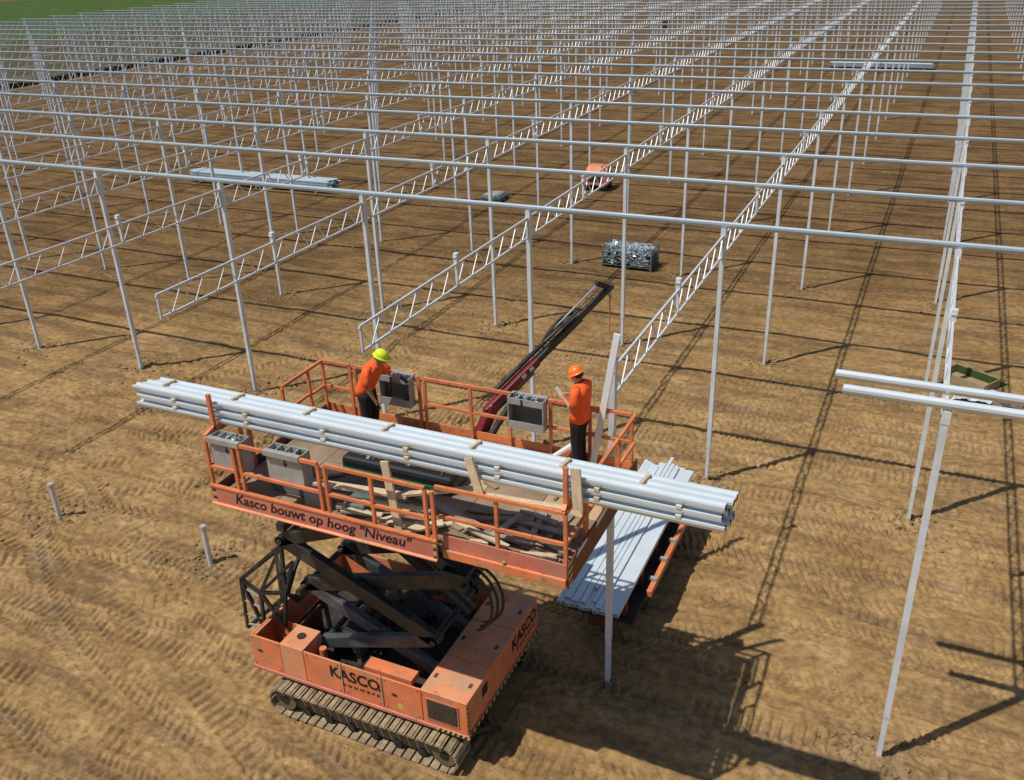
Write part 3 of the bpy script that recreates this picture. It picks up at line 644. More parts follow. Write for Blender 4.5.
# ------------------------------------------------------------------ bins hung on the rails
def bin_(x0, x1, near, label, seed):
    y = PYN if near else PYF; s = 1 if near else -1
    t = thing('parts_bin', label, 'bin', ((x0 + x1) / 2, y + s * .15, 5.72), 'bins hung on the lift rails'); DP = .26 if near else .2; TZ = 6.272
    Y = lambda d: y + s * d
    def bx(xa, xb, da, db, za, zb, nm, m_=M['bin']):
        lo, hi = sorted((Y(da), Y(db))); return MB().box((xa, lo, za), (xb, hi, zb)).build(nm, m_, t)
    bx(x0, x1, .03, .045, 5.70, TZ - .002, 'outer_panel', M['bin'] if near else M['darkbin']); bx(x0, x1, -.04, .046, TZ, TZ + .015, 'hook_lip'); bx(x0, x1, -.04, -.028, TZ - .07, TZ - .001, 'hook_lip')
    bx(x0, x0 + .018, .047, DP, 5.70, TZ, 'end_panel'); bx(x1 - .018, x1, .047, DP, 5.70, TZ, 'end_panel')
    bx(x0 + .019, x1 - .019, .047, DP, 5.70, 5.72, 'floor_panel'); bx(x0 + .019, x1 - .019, DP - .02, DP, 5.722, 5.84, 'inner_lip')
    bx(x0 + .019, x1 - .019, .047, DP, TZ - .11, TZ - .095, 'tray'); bx(x0 + .019, x1 - .019, DP - .02, DP, TZ - .093, TZ, 'tray_front')
    for k in range(1, 4):
        x = x0 + (x1 - x0) * k / 4; bx(x - .008, x + .008, .048, DP - .022, TZ - .093, TZ, 'divider')
    r = random.Random(seed)
    for k in range(14):
        x = r.uniform(x0 + .05, x1 - .1); d = r.uniform(.08, DP - .05); z = TZ - .09 + r.uniform(0, .05 if near else .13)
        a = Vector((x, Y(d), z)); b_ = a + Vector((r.uniform(-.06, .06), r.uniform(-.05, .05), r.uniform(.01, .05)))
        MB().bar(a, b_, r.uniform(.02, .05)).build('fitting', r.choice((M['fitting'], M['crateg'], M['dark'], M['fitting'])), t)
    if near:   # black arrow on the outer face
        cx = (x0 + x1) / 2 + .02; yf = Y(.0285)
        a = MB().quadbox(((cx - .014, yf - .001, 6.09), (cx + .014, yf - .001, 6.09), (cx + .014, yf, 6.09), (cx - .014, yf, 6.09), (cx - .014, yf - .001, 6.17), (cx + .014, yf - .001, 6.17), (cx + .014, yf, 6.17), (cx - .014, yf, 6.21)))
        o_ = len(a.v); a.v += [(cx - .045, yf - .001, 6.09), (cx + .045, yf - .001, 6.09), (cx, yf - .001, 6.01)]; a.f.append((o_, o_ + 2, o_ + 1)); a.build('arrow_mark', M['text'], t)
    else:
        bx(x0 + .25, x0 + .27, DP + .002, DP + .02, 5.95, TZ, 'hook', M['dark'])
    return t
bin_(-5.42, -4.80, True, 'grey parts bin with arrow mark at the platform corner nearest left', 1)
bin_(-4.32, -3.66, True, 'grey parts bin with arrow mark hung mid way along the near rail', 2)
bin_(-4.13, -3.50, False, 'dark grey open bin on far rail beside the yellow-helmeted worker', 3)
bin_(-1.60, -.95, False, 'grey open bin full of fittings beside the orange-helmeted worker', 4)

# ------------------------------------------------------------------ load of gutters on the platform rail
lw = ('bottom', 'middle', 'top')
for l in range(3):
    for c_ in range(3):
        x0 = -7.15 + (0, .1, .24)[c_] + (.02, .05, -.02)[l]; x1 = 2.63 + (.0, -.03, .02)[l] + (-.02 * l, .03, .04)[c_]
        y = LY0 + .072 + c_ * .145 + l * .004; z = LZ0 + .041 + l * .145
        gu = solo(gutter_mb(x0, x1, y, z, LS), 'gutter', M['newgutter'], 'new gutter in the long bundle on the lift, %s layer, %s row' % (lw[l], ('near', 'middle', 'rear')[c_]), 'gutter', 'gutters bundled on the lift')
        BASE[gu.name] = gu.location.copy(); MB().prism([(y + p[0] * LS * .78, z + .004 + p[1] * LS * .7) for p in GP[:6]], x1 - .01, x1 + .002).build('hollow_shade_plate', M['dark'], gu)  # dark plate paints in the shade inside the open end
for l in range(2):
    for k, x in enumerate((-6.35, -4.9, -3.45, -2.0, -.55, .9, 2.0)):
        zz = LZ0 + .041 + l * .145 + .0575
        solo(MB().box((x, LY0 - .006, zz), (x + .07, LY0 + .43, zz + .044)), 'timber_spacer', M['wood'] if k % 2 else M['pvc'], 'spacer between %s layers of the gutter bundle, %s from its left end' % (('bottom and middle', 'middle and top')[l], ordw(k + 1)), 'spacer', 'spacers in the gutter bundle')
ztop = LZ0 + .041 + 2 * .145 + .0575
for k, x in enumerate((-6.62, -5.2, -3.82, -2.42, -.98, .38, 1.5)):
    b_ = MB().bar((x - .01, LY0 + .16, ztop + .018), (x + .03, LY0 + .40, ztop + .018), .05, .034)
    solo(b_, 'timber_spacer', M['wood'], 'small pale wooden spacer lying across the gutter bundle, %s from its left end' % ordw(k + 1), 'spacer', 'spacers on the gutter bundle')
for (p, q, w, lab) in (((.72, -3.50, 6.30), (.66, -3.45, 6.90), .14, 'pale timber stake upright beside right holder of the gutter bundle'), ((-.72, -3.52, 6.18), (-.92, -3.45, 6.72), .13, 'pale timber stake leaning against middle of the gutter bundle')):
    solo(MB().bar(p, q, w, .035, (0, 1, 0)), 'timber_stake', M['wood'], lab, 'timber', 'timber stakes')

# ------------------------------------------------------------------ things lying on the deck
def plank(a, b_, w, h, m_, lab, name='timber', cat='timber', grp='timber on the deck'): return solo(MB().bar(a, b_, w, h), name, M[m_], lab, cat, grp)
z = DZ
plank((-3.55, -3.56, 5.79), (-2.02, -3.38, 5.80), .13, .045, 'wood', 'long pale board lying on boxes behind the near platform rail')
plank((-2.1, -3.42, 5.83), (-1.15, -2.80, 5.80), .10, .04, 'wood', 'pale board slanting back under the gutter bundle')
plank((-.85, -3.50, 6.20), (.46, -3.40, 6.21), .10, .03, 'wood', 'pale flat strip lying on the near top rail')
plank((-3.3, -3.42, z + .14), (-2.4, -3.2, z + .16), .10, .05, 'wood', 'short pale board under the long boards on deck')
plank((-2.08, -3.58, z + .03), (-2.28, -3.5, 6.40), .13, .04, 'wood', 'pale timber standing against inside of the near rail')
plank((-3.0, -3.5, z + .05), (-1.6, -3.3, z + .07), .09, .05, 'wood', 'narrow pale batten lying low near the rail')
plank((-2.7, -2.5, z + .1), (-1.0, -3.1, z + .14), .11, .05, 'oldwood', 'grey weathered board lying slanted across deck')
plank((-2.0, -3.3, z + .02), (-1.5, -3.0, z + .04), .2, .03, 'wood', 'pale square offcut lying near the double post')
plank((-4.6, -2.9, z + .04), (-3.9, -2.4, z + .06), .2, .05, 'wood', 'pale offcut between the two near bins')
plank((-5.0, -2.6, z + .04), (-4.3, -2.65, z + .08), .16, .06, 'oldwood', 'dark offcut behind the corner bin')
for k, (p, q, w) in enumerate((((-3.1, -3.58, 5.42), (-2.45, -3.45, 5.40), .11), ((-2.75, -3.5, 5.62), (-1.75, -3.2, 5.5), .08), ((-2.0, -3.55, 5.30), (-1.55, -3.2, 5.33), .16), ((-1.25, -3.45, 5.24), (-.75, -3.3, 5.26), .10), ((-1.9, -3.25, 5.5), (-2.5, -3.6, 5.36), .07), ((-1.3, -3.2, 5.4), (-.4, -3.38, 5.32), .09), ((-.3, -3.4, 5.25), (.3, -3.25, 5.27), .08))):
    plank(p, q, w, .035, 'wood', 'pale offcut in the loose timber behind the near rail, %s from its left end' % ordw((1, 2, 4, 6, 3, 5, 7)[k]))
rs = random.Random(21)
for k in range(16):
    x = -.85 + (k % 4) * .27 + rs.uniform(-.1, .1); y = -3.15 + (k // 4) * .22 + rs.uniform(-.06, .06); a = rs.uniform(-.35, .35) + (1.35 if k % 5 == 0 else 0); l = rs.uniform(.3, .5); zz = z + .03 + .035 * (k % 3)
    solo(MB().bar((x - l * math.cos(a), y - l * math.sin(a), zz), (x + l * math.cos(a), y + l * math.sin(a), zz + rs.uniform(-.01, .03)), .10, .03), 'pallet_slat', M['oldwood'] if k % 4 else M['deckwood'], 'grey broken slat in the loose pile at right end of the deck', 'slat', 'broken slats in the pile on deck')
for k in range(26):
    x = rs.uniform(-3.2, .4); y = rs.uniform(-3.5, -2.9) if k % 3 else rs.uniform(-3.4, -1.2); a = rs.uniform(0, 3.1); l = rs.uniform(.05, .17); zz = z + .018
    solo(MB().bar((x - l * math.cos(a), y - l * math.sin(a), zz), (x + l * math.cos(a), y + l * math.sin(a), zz + .012), rs.uniform(.04, .12), .025), 'wood_scrap', M[rs.choice(('wood', 'oldwood', 'deckwood', 'card'))], 'small scrap of wood littering the lift deck', 'scrap', 'wood scraps littering the deck')
t = thing('black_bundle', 'black wrapped bundle with printed strips lying under the gutters', 'bundle', (-2.9, -2.1, z))
MB().box((-3.95, -2.35, z + .002), (-1.85, -1.75, z + .30)).build('body', M['blackplastic'], t, bevel=.07)
rk = random.Random(31)
for k in range(16):
    x = -3.6 + k * .1 + rk.uniform(-.03, .03); y = rk.uniform(-2.12, -2.0); l_ = rk.uniform(.08, .2); a_ = rk.uniform(-.4, .4)
    MB().bar((x - l_ * math.sin(a_), y - l_ * math.cos(a_), z + .303 + .001 * k), (x + l_ * math.sin(a_), y + l_ * math.cos(a_), z + .304 + .001 * k), rk.uniform(.02, .06), .004).build('strip', M['blue'] if k in (9, 12) else M['bin'] if k in (1, 7) else M['paper'], t)
MB().box((-3.9, -2.39, z + .06), (-1.9, -2.352, z + .13)).build('strap', M['green'], t)
solo(MB().box((-4.7, -3.25, z + .002), (-3.95, -2.95, z + .42)), 'grey_box', M['crateg'], 'dark grey box on deck behind the near bins', 'box', bevel=.02)
solo(MB().box((-3.9, -3.45, z + .002), (-3.55, -3.15, z + .36)), 'grey_box', M['bin'], 'pale grey box on deck right of the second near bin', 'box', bevel=.02)
solo(MB().box((-3.12, -3.5, z + .002), (-2.75, -3.15, z + .3)), 'grey_box', M['crateg'], 'low grey box beside the post below the boards', 'box', bevel=.02)
solo(MB().cyl((.15, -3.42, z + .05), (.33, -3.32, z + .07), .055, 14), 'bottle', M['wood'], 'small beige bottle on the deck by right corner post', 'bottle', smooth=True)
# leaning profile beside the worker
pr = MB().bar((-.12, -.64, z + .004), (.24, -.56, 7.60), .105, .05, (0, 1, 0))
solo(pr, 'steel_profile', M['white'], 'wide white steel profile leaning upright behind the orange-helmeted worker', 'profile')
solo(MB().bar((-.85, -.70, z + .03), (-.48, -.62, z + .33), .13, .04), 'steel_profile', M['white'], 'short white profile end behind legs of the orange-helmeted worker', 'profile')

# ------------------------------------------------------------------ trailer with galvanised profiles
TR = thing('flat_trailer', 'low orange flatbed trailer under the stack of galvanised profiles', 'trailer', (-.5, 3.2, 0))
for x in (-1.25, .27):
    bm_ = MB().box((x - .055, 1.75 if x > 0 else .9, .80), (x + .055, 5.5, .95)).build('side_beam', M['rail'], TR, bevel=.01)
    for k in range(5):
        y = 2.1 + k * .74
        MB().box((x - .11, y, .953), (x + .06, y + .085, 1.02)).build('stake_pocket', M['bin'], bm_)
MB().box((-1.19, .9, .70), (.20, 5.5, .80)).build('deck_plate', M['dark'], TR)
for k in range(5): MB().box((-1.15, 1.0 + k * 1.05, .802), (.02, 1.15 + k * 1.05, 1.272)).build('bolster', M['redbrown'], TR)
MB().box((-.75, .9, .45), (-.2, 5.5, .698)).build('spine', M['redbrown'], TR)
MB().bar((-.48, 5.5, .6), (-.48, 7.0, .5), .1).build('drawbar', M['redbrown'], TR)
MB().bar((-.48, 6.95, -.05), (-.48, 6.95, .45), .07).build('jockey_leg', M['dgrey'], TR)
for y in (2.4, 3.2):
    MB().cyl((-1.0, y, .28), (.0, y, .28), .05, 10).build('axle', M['dark'], TR); MB().box((-.6, y - .06, .3), (-.36, y + .06, .452)).build('axle_mount', M['dark'], TR)
    for x in (-1.08, -.14):
        w = MB().cyl((x, y, .28), (x + .2, y, .28), .30, 24).build('wheel', M['rubber'], TR, bevel=.03); MB().cyl((x - .01, y, .28), (x + .21, y, .28), .15, 16).build('rim', M['redbrown'], w)
def boxtube(x, w, y0, y1, z0, h, lab, m_='newgutter'):
    b_ = MB(); t_ = .008
    pr_ = [(x, z0), (x + w, z0), (x + w, z0 + h), (x, z0 + h)]; pi = [(x + t_, z0 + t_), (x + w - t_, z0 + t_), (x + w - t_, z0 + h - t_), (x + t_, z0 + h - t_)]
    for y in (y0, y1): b_.v += [(p[0], y, p[1]) for p in pr_] + [(p[0], y, p[1]) for p in pi]
    for k in range(4):
        n_ = (k + 1) % 4
        b_.f += [(k, n_, 8 + n_, 8 + k), (4 + k, 12 + k, 12 + n_, 4 + n_), (k, 4 + k, 4 + n_, n_), (8 + k, 8 + n_, 12 + n_, 12 + k)]
    return solo(b_, 'steel_profile', M[m_], lab, 'profile', 'profiles on the trailer')
x = -1.20; k = 0
for w in (.095, .095, .095, .095, .095, .095, .095, .095, .095, .19, .23):
    k += 1; boxtube(x, w - .006, .30 + .02 * (k % 3), 6.02 + .06 * ((k * 7) % 4), 1.275, .075, 'galvanised box profile in bottom layer on trailer, %s from the left' % ordw(k)); x += w
x = -1.08; k = 0
for w, y0, y1 in ((.17, .42, 5.6), (.17, .38, 5.95), (.13, .40, 6.1), (.10, .9, 6.45), (.10, .5, 6.15), (.14, .34, 6.05)):
    k += 1; boxtube(x, w - .02, y0, y1, 1.353, .055, 'galvanised box profile in upper layer on trailer, %s from the left' % ordw(k)); x += w
solo(MB().box((-.24, .36, 1.353), (.065, 5.9, 1.365)), 'steel_sheet', M['newgutter'], 'wide flat galvanised sheet at right of the profiles on trailer', 'sheet')
# ------------------------------------------------------------------ crane bolted to the far side of the platform
CR = MB().box((-3.0, -.5, 4.62), (-2.1, .25, 4.86)).build('crane', M['black'], LIFT, bevel=.03)
CR['label'] = 'dark red knuckle crane with black boom on the far side'
K0 = Vector((-2.62, .12, 4.86)); K1 = Vector((-2.46, .42, 5.42)); A2 = Vector((-1.06, 3.02, 7.02)); A0 = K1
MB().cyl(K0 - Vector((0, 0, .05)), K0 + Vector((0, 0, .12)), .2, 18).build('turntable', M['dark'], CR)
MB().bar(K0, K1, .19, .22).build('king_post', M['crane_red'], CR, bevel=.03)
dcr = (A2 - A0).normalized(); sd_ = dcr.cross(Vector((0, 0, 1))).normalized(); up_ = sd_.cross(dcr).normalized(); P_ = lambda t_, u_=0., s_=0.: A0.lerp(A2, t_) + up_ * u_ + sd_ * s_
MB().bar(P_(-.06), P_(.36), .14, .17).build('boom', M['crane_red'], CR, bevel=.02)
MB().bar(P_(.30, .01), P_(.72, .01), .115, .135).build('inner_boom', M['black'], CR, bevel=.015)
MB().bar(P_(.70, .02), P_(1.0, .02), .09, .105).build('boom_tip', M['black'], CR, bevel=.01)
MB().bar(P_(-.02, -.14), P_(.3, -.12), .09, .07).build('lift_cylinder', M['dgrey'], CR)
MB().bar(P_(.05, .16, -.05), P_(.62, .16, -.05), .06, .06).build('extension_cylinder', M['black'], CR)
MB().bar(P_(.45, .23, .03), P_(.72, .20, .03), .035, .035).build('hose_guide', M['dgrey'], CR)
MB().cyl(P_(.58, .28), P_(.93, .30), .02, 8).build('rod', M['chrome'], CR)
MB().bar(P_(.91, .34), P_(.97, .06), .08, .10).build('rod_bracket', M['dark'], CR)
MB().bar(P_(.95, -.02), P_(.96, -.20), .05, .05).build('tip_lug', M['bin'], CR)
for k in range(3):
    pts = [P_(.44 + .02 * k, .14), P_(.50 + .02 * k, .28 + .04 * k), P_(.60 + .015 * k, .34 + .03 * k), P_(.68 + .01 * k, .18)]
    q_ = [Vector((0, 0, 0))] ; out = []
    for j_ in range(13):
        t_ = j_ / 12; b4 = ((1 - t_) ** 3, 3 * t_ * (1 - t_) ** 2, 3 * t_ * t_ * (1 - t_), t_ ** 3); out.append(sum((p * w for p, w in zip(pts, b4)), Vector()) + sd_ * (-.08 + .03 * k))
    MB().tube(out, .022, 7).build('hose', M['rubber'], CR, smooth=True)
for ch in (.22, .28): MB().bar(P_(ch, .01, .0765), P_(ch + .03, .01, .0765), .003, .07).build('logo_patch', M['offwhite'], CR)
MB().bar(K0 + Vector((.2, -.02, .0)), P_(.10, -.16, .12), .09, .09).build('luffing_cylinder', M['black'], CR)
MB().cyl(P_(.975, -.02), P_(.975, -.02) - Vector((0, 0, .95)), .014, 6).build('lifting_sling', M['rail'], CR)
# ------------------------------------------------------------------ people
def skin(nodes, edges, root, sub=2):
    """nodes: name -> (pos, rx, ry); a Skin modifier grows one continuous surface"""
    me = bpy.data.meshes.new('tmp'); names = list(nodes); me.from_pydata([nodes[n][0] for n in names], [(names.index(a), names.index(b)) for a, b in edges], [])
    ob = bpy.data.objects.new('tmp', me); COL.objects.link(ob)
    sk_ = ob.modifiers.new('s', 'SKIN'); sk_.use_smooth_shade = True
    for k, n in enumerate(names):
        v = me.skin_vertices[0].data[k]; v.radius = (nodes[n][1], nodes[n][2] if len(nodes[n]) > 2 else nodes[n][1]); v.use_root = n == root
    ss = ob.modifiers.new('d', 'SUBSURF'); ss.levels = sub; ss.render_levels = sub
    out = bpy.data.meshes.new_from_object(ob.evaluated_get(bpy.context.evaluated_depsgraph_get()))
    bpy.data.objects.remove(ob); bpy.data.meshes.remove(me); return out
def add_mesh(me, name, m_, parent):
    me.materials.clear(); me.materials.append(m_); me.polygons.foreach_set('use_smooth', [True] * len(me.polygons)); me.update()
    o = bpy.data.objects.new(name, me); COL.objects.link(o); o.parent = parent; return o
def chain(*n): return list(zip(n[:-1], n[1:]))
def ball(c, r, n=10, sq=(1, 1, 1)):
    b_ = MB(); o_ = 0
    for i_ in range(1, n):
        a = math.pi * i_ / n
        for k in range(2 * n): t_ = math.pi * k / n; b_.v.append((c[0] + r * sq[0] * math.sin(a) * math.cos(t_), c[1] + r * sq[1] * math.sin(a) * math.sin(t_), c[2] + r * sq[2] * math.cos(a)))
    for i_ in range(n - 2):
        for k in range(2 * n): b_.f.append((i_ * 2 * n + k, i_ * 2 * n + (k + 1) % (2 * n), (i_ + 1) * 2 * n + (k + 1) % (2 * n), (i_ + 1) * 2 * n + k))
    b_.f.append(tuple(range(2 * n))); b_.f.append(tuple(reversed(range((n - 2) * 2 * n, (n - 1) * 2 * n)))); return b_
def person(loc, rz, J, label, helmet, gloves=False, tilt=0.):
    """J: joints in a frame facing +x, left hand on +y"""
    t = thing('person', label, 'person', loc); t.rotation_euler.z = rz; t.scale = (1.05, 1.05, 1.05)
    V = lambda k: Vector(J[k])
    hd_ = V('head'); nk = V('neck'); ch = V('chest'); pe = V('pelvis'); wa = pe.lerp(ch, .45)
    fd = Vector((math.cos(tilt), 0, -math.sin(tilt))); hu = Vector((math.sin(tilt), 0, math.cos(tilt)))
    N = dict(pelvis=(pe, .09, .12), waist=(wa, .09, .12), chest=(ch, .10, .14), neck0=(nk - Vector((0, 0, .03)), .055), neck=(nk + hu * .03, .055),
             jaw=(hd_ - hu * .05 + fd * .02, .075, .068), skull=(hd_ + hu * .05, .095, .08), crown=(hd_ + hu * .11, .06, .055), nose=(hd_ + fd * .105 - hu * .005, .016), chin=(hd_ - hu * .095 + fd * .05, .035))
    E_ = chain('pelvis', 'waist', 'chest', 'neck0', 'neck', 'jaw', 'skull', 'crown') + [('jaw', 'nose'), ('jaw', 'chin')]
    for s, sg in (('l', 1), ('r', -1)):
        sh, el, wr, ha = V(s + 'sh'), V(s + 'el'), V(s + 'wr'), V(s + 'ha')
        N[s + 'sh'] = (sh, .055); N[s + 'el'] = (el, .042); N[s + 'fa'] = (el.lerp(wr, .35), .042); N[s + 'wr'] = (wr, .028); hd2 = (ha - wr).normalized()
        N[s + 'pa'] = (wr + hd2 * .06, .036, .022)
        E_ += chain('chest', s + 'sh', s + 'el', s + 'fa', s + 'wr', s + 'pa')
        side = hd2.cross(Vector((0, 0, 1)) if abs(hd2.z) < .9 else Vector((1, 0, 0))).normalized(); curl = Vector((0, 0, -1)) if abs(hd2.z) < .9 else Vector((1, 0, 0)) * (1 if s == 'l' else 1)
        for q, (o_, ln) in enumerate(((-.027, .068), (-.009, .08), (.009, .076), (.027, .06))):
            b0 = wr + hd2 * .085 + side * o_; b1 = b0 + hd2 * ln * .55 + curl * .012; b2 = b1 + hd2 * ln * .3 + curl * .028
            N[s + 'f%da' % q] = (b0, .0105); N[s + 'f%db' % q] = (b1, .0095); N[s + 'f%dc' % q] = (b2, .008); E_ += chain(s + 'pa', s + 'f%da' % q, s + 'f%db' % q, s + 'f%dc' % q)
        tb = wr + hd2 * .035 - side * .034 * sg; N[s + 'ta'] = (tb, .012); N[s + 'tb'] = (tb + hd2 * .04 - side * .018 * sg + curl * .01, .0105); E_ += chain(s + 'pa', s + 'ta', s + 'tb')
        N[s + 'hip'] = (V(s + 'hip'), .07); N[s + 'kn'] = (V(s + 'kn'), .05); N[s + 'ank'] = (V(s + 'an') + Vector((0, 0, .08)), .04); N[s + 'ft'] = (V(s + 'an') + Vector((.12, 0, .03)), .035)
        E_ += chain('pelvis', s + 'hip', s + 'kn', s + 'ank', s + 'ft')
    body = add_mesh(skin(N, E_, 'pelvis'), 'body', M['skin'], t)
    # shirt and trousers: lofted shells over the body
    def loft(mb, rings, n=18, cap=True):
        o_ = len(mb.v)
        for c_, rx, ry, ax in rings:
            z_ = Vector(ax).normalized(); x_ = Vector((1, 0, 0)) - z_ * z_.x; x_ = x_.normalized() if x_.length > .3 else (Vector((0, 0, 1)) - z_ * z_.z).normalized(); y_ = z_.cross(x_)
            for k in range(n):
                a_ = 2 * math.pi * k / n; cx, sx = math.cos(a_), math.sin(a_); w_ = 1 + .05 * math.sin(3 * a_ + 9 * c_[2]) + .03 * math.sin(5 * a_ - 17 * c_[2])
                mb.v.append(tuple(Vector(c_) + x_ * rx * w_ * math.copysign(abs(cx) ** .85, cx) + y_ * ry * w_ * math.copysign(abs(sx) ** .85, sx)))
        for i_ in range(len(rings) - 1):
            for k in range(n): mb.f.append((o_ + i_ * n + k, o_ + i_ * n + (k + 1) % n, o_ + (i_ + 1) * n + (k + 1) % n, o_ + (i_ + 1) * n + k))
        if cap: mb.f.append(tuple(o_ + k for k in reversed(range(n)))); e_ = o_ + (len(rings) - 1) * n; mb.f.append(tuple(e_ + k for k in range(n)))
    def clothe(mb, name, m_):
        o = bpy.data.objects.new(name, mb.mesh(name, m_, True)); COL.objects.link(o); o.parent = t; return o
    ax = (ch - pe).normalized(); ax2 = (nk - ch).normalized(); U = Vector((0, 0, 1))
    sm = MB()
    loft(sm, [(pe - ax * .11, .15, .195, U), (pe + ax * .0, .148, .19, U), (pe.lerp(ch, .35), .14, .18, ax), (pe.lerp(ch, .7), .145, .195, ax), (ch, .145, .21, ax), (ch.lerp(nk, .35), .135, .21, ax2), (ch.lerp(nk, .62), .115, .175, ax2), (ch.lerp(nk, .85), .085, .115, ax2), (nk + ax2 * .0, .068, .072, ax2)])
    for s in 'lr':
        A_, B_ = V(s + 'sh'), V(s + 'el'); d_ = (B_ - A_).normalized(); inn = (ch.lerp(nk, .4) - A_).normalized()
        loft(sm, [(A_ + inn * .07, .075, .08, -inn), (A_ + d_ * .005, .082, .088, (d_ - inn)), (A_ + d_ * .07, .08, .085, d_), (A_.lerp(B_, .55), .074, .078, d_), (A_.lerp(B_, .85), .07, .074, d_)])
    clothe(sm, 'shirt', M['shirt'])
    tm = MB()
    loft(tm, [(pe + ax * .06, .12, .165, U), (pe - U * .04, .135, .175, U), (pe - U * .12, .13, .17, U), (pe - U * .18, .10, .14, U)])
    for s in 'lr':
        h_, k_, a_ = V(s + 'hip'), V(s + 'kn'), V(s + 'an') + U * .06
        loft(tm, [(h_ + U * .03, .11, .095, U), (h_ - U * .08, .112, .1, U), (h_.lerp(k_, .6), .09, .085, U), (k_, .08, .078, U), (k_.lerp(a_, .3), .082, .08, U), (k_.lerp(a_, .75), .07, .07, U), (a_, .075, .07, U)])
    clothe(tm, 'trousers', M['trouser'])
    for s in 'lr':
        a = V(s + 'an'); add_mesh(skin(dict(a=(a + Vector((-.03, 0, .055)), .055), b=(a + Vector((.08, 0, .05)), .052), c=(a + Vector((.17, 0, .042)), .042), d=(a + Vector((0, 0, .14)), .055)), [('a', 'b'), ('b', 'c'), ('a', 'd')], 'a'), 'boot', M['boot'], t)
    Rt = Matrix.Translation(hd_) @ Matrix.Rotation(tilt, 4, 'Y')
    def hp(mb, name, m_, sm=True):
        o = bpy.data.objects.new(name, mb.xform(Rt).mesh(name, m_, sm)); COL.objects.link(o); o.parent = t; return o
    hb = ball((0, 0, 0), 1, 12)
    shell = MB(); n = 24
    prof = [(0, .185), (.05, .18), (.09, .16), (.118, .125), (.13, .08), (.132, .055), (.155, .047), (.155, .04), (.128, .04)]
    for r_, z_ in prof:
        for k in range(n):
            a = 2 * math.pi * k / n; r_ = r_ * 1.0; ex = 1.0 + (.22 if r_ > .14 and math.cos(a) > .3 else 0) * max(0, math.cos(a)); shell.v.append((.92 * ex * r_ * math.cos(a), .80 * r_ * math.sin(a), z_ * .86))
    for i_ in range(len(prof) - 1):
        for k in range(n): shell.f.append((i_ * n + k, i_ * n + (k + 1) % n, (i_ + 1) * n + (k + 1) % n, (i_ + 1) * n + k))
    hm = hp(shell, 'helmet', helmet)
    rd = MB().tube([(-.108, 0, .085), (-.06, 0, .14), (0, 0, .16), (.06, 0, .142), (.108, 0, .085)], .010, 6); o = bpy.data.objects.new('ridge', rd.xform(Rt).mesh('ridge', helmet, True)); COL.objects.link(o); o.parent = hm
    hp(ball((-.03, 0, .02), .098, 8, (.92, .93, .75)), 'hair', M['hair'])
    for sg in (-1, 1):
        hp(ball((.083, sg * .032, .018), .011, 6), 'eye', M['screen']); hp(ball((0, sg * .083, -.005), .028, 6, (.7, .35, 1.1)), 'ear', M['skin'])
    hp(ball((.088, 0, -.062), .022, 6, (.4, 1, .3)), 'mouth', M['pink'])
    if gloves:
        for s in 'lr':
            w_, h_ = V(s + 'wr'), V(s + 'ha'); d_ = (h_ - w_).normalized(); sd = d_.cross(Vector((0, 1, 0))).normalized()
            n_ = dict(a=(w_, .042), b=(w_ + d_ * .07, .046, .034)); e_ = [('a', 'b')]
            sd = d_.cross(Vector((0, 0, 1)) if abs(d_.z) < .9 else Vector((1, 0, 0))).normalized()
            for q, (o_, ln) in enumerate(((-.03, .08), (-.01, .092), (.01, .088), (.03, .07))):
                n_['f%d' % q] = (w_ + d_ * .095 + sd * o_, .014); n_['g%d' % q] = (w_ + d_ * (.1 + ln * .8) + sd * o_ - Vector((0, 0, .02)), .012); e_ += chain('b', 'f%d' % q, 'g%d' % q)
            n_['t'] = (w_ + d_ * .06 - sd * .05 * (1 if s == 'l' else -1), .015); e_.append(('b', 't'))
            add_mesh(skin(n_, e_, 'a'), 'glove', M['glove'], t)
    return t
person((-.30, -.76, DZ + .002), R(176), dict(pelvis=(0, 0, .98), chest=(-.02, 0, 1.36), neck=(.0, 0, 1.50), head=(.05, 0, 1.60),
       lsh=(-.02, .19, 1.41), lel=(-.01, .25, 1.13), lwr=(.21, .10, 1.20), lha=(.30, .05, 1.24), rsh=(-.02, -.19, 1.41), rel=(-.01, -.25, 1.13), rwr=(.21, -.10, 1.20), rha=(.30, -.05, 1.24),
       lhip=(0, .09, .90), lkn=(.02, .10, .50), lan=(-.03, .11, 0), rhip=(0, -.09, .90), rkn=(.04, -.10, .50), ran=(.02, -.12, 0)),
       'worker in orange shirt, orange helmet and black trousers looking at a white phone', M['helm_o'], tilt=.45)
ph = MB().bar((-.08, 0, 0), (.08, 0, 0), .085, .012).xform(Matrix.Translation((-.66, -.745, DZ + 1.345)) @ Matrix.Rotation(R(176), 4, 'Z') @ Matrix.Rotation(R(-50), 4, 'Y'))
solo(ph, 'mobile_phone', M['phone'], 'white mobile phone held by the orange-helmeted worker', 'phone', bevel=.004)
person((-4.12, -1.16, DZ + .002), R(4), dict(pelvis=(0, 0, .96), chest=(.17, 0, 1.31), neck=(.25, 0, 1.43), head=(.33, 0, 1.53),
       lsh=(.17, .19, 1.36), lel=(.33, .24, 1.15), lwr=(.50, .25, 1.10), lha=(.58, .25, 1.07), rsh=(.16, -.19, 1.35), rel=(.18, -.25, 1.06), rwr=(.27, -.22, .86), rha=(.31, -.20, .78),
       lhip=(0, .09, .88), lkn=(.06, .10, .48), lan=(-.02, .11, 0), rhip=(0, -.09, .88), rkn=(.03, -.10, .48), ran=(-.06, -.12, 0)),
       'worker in orange shirt and yellow-green helmet leaning towards the far bin', M['helm_y'], gloves=True, tilt=.35)

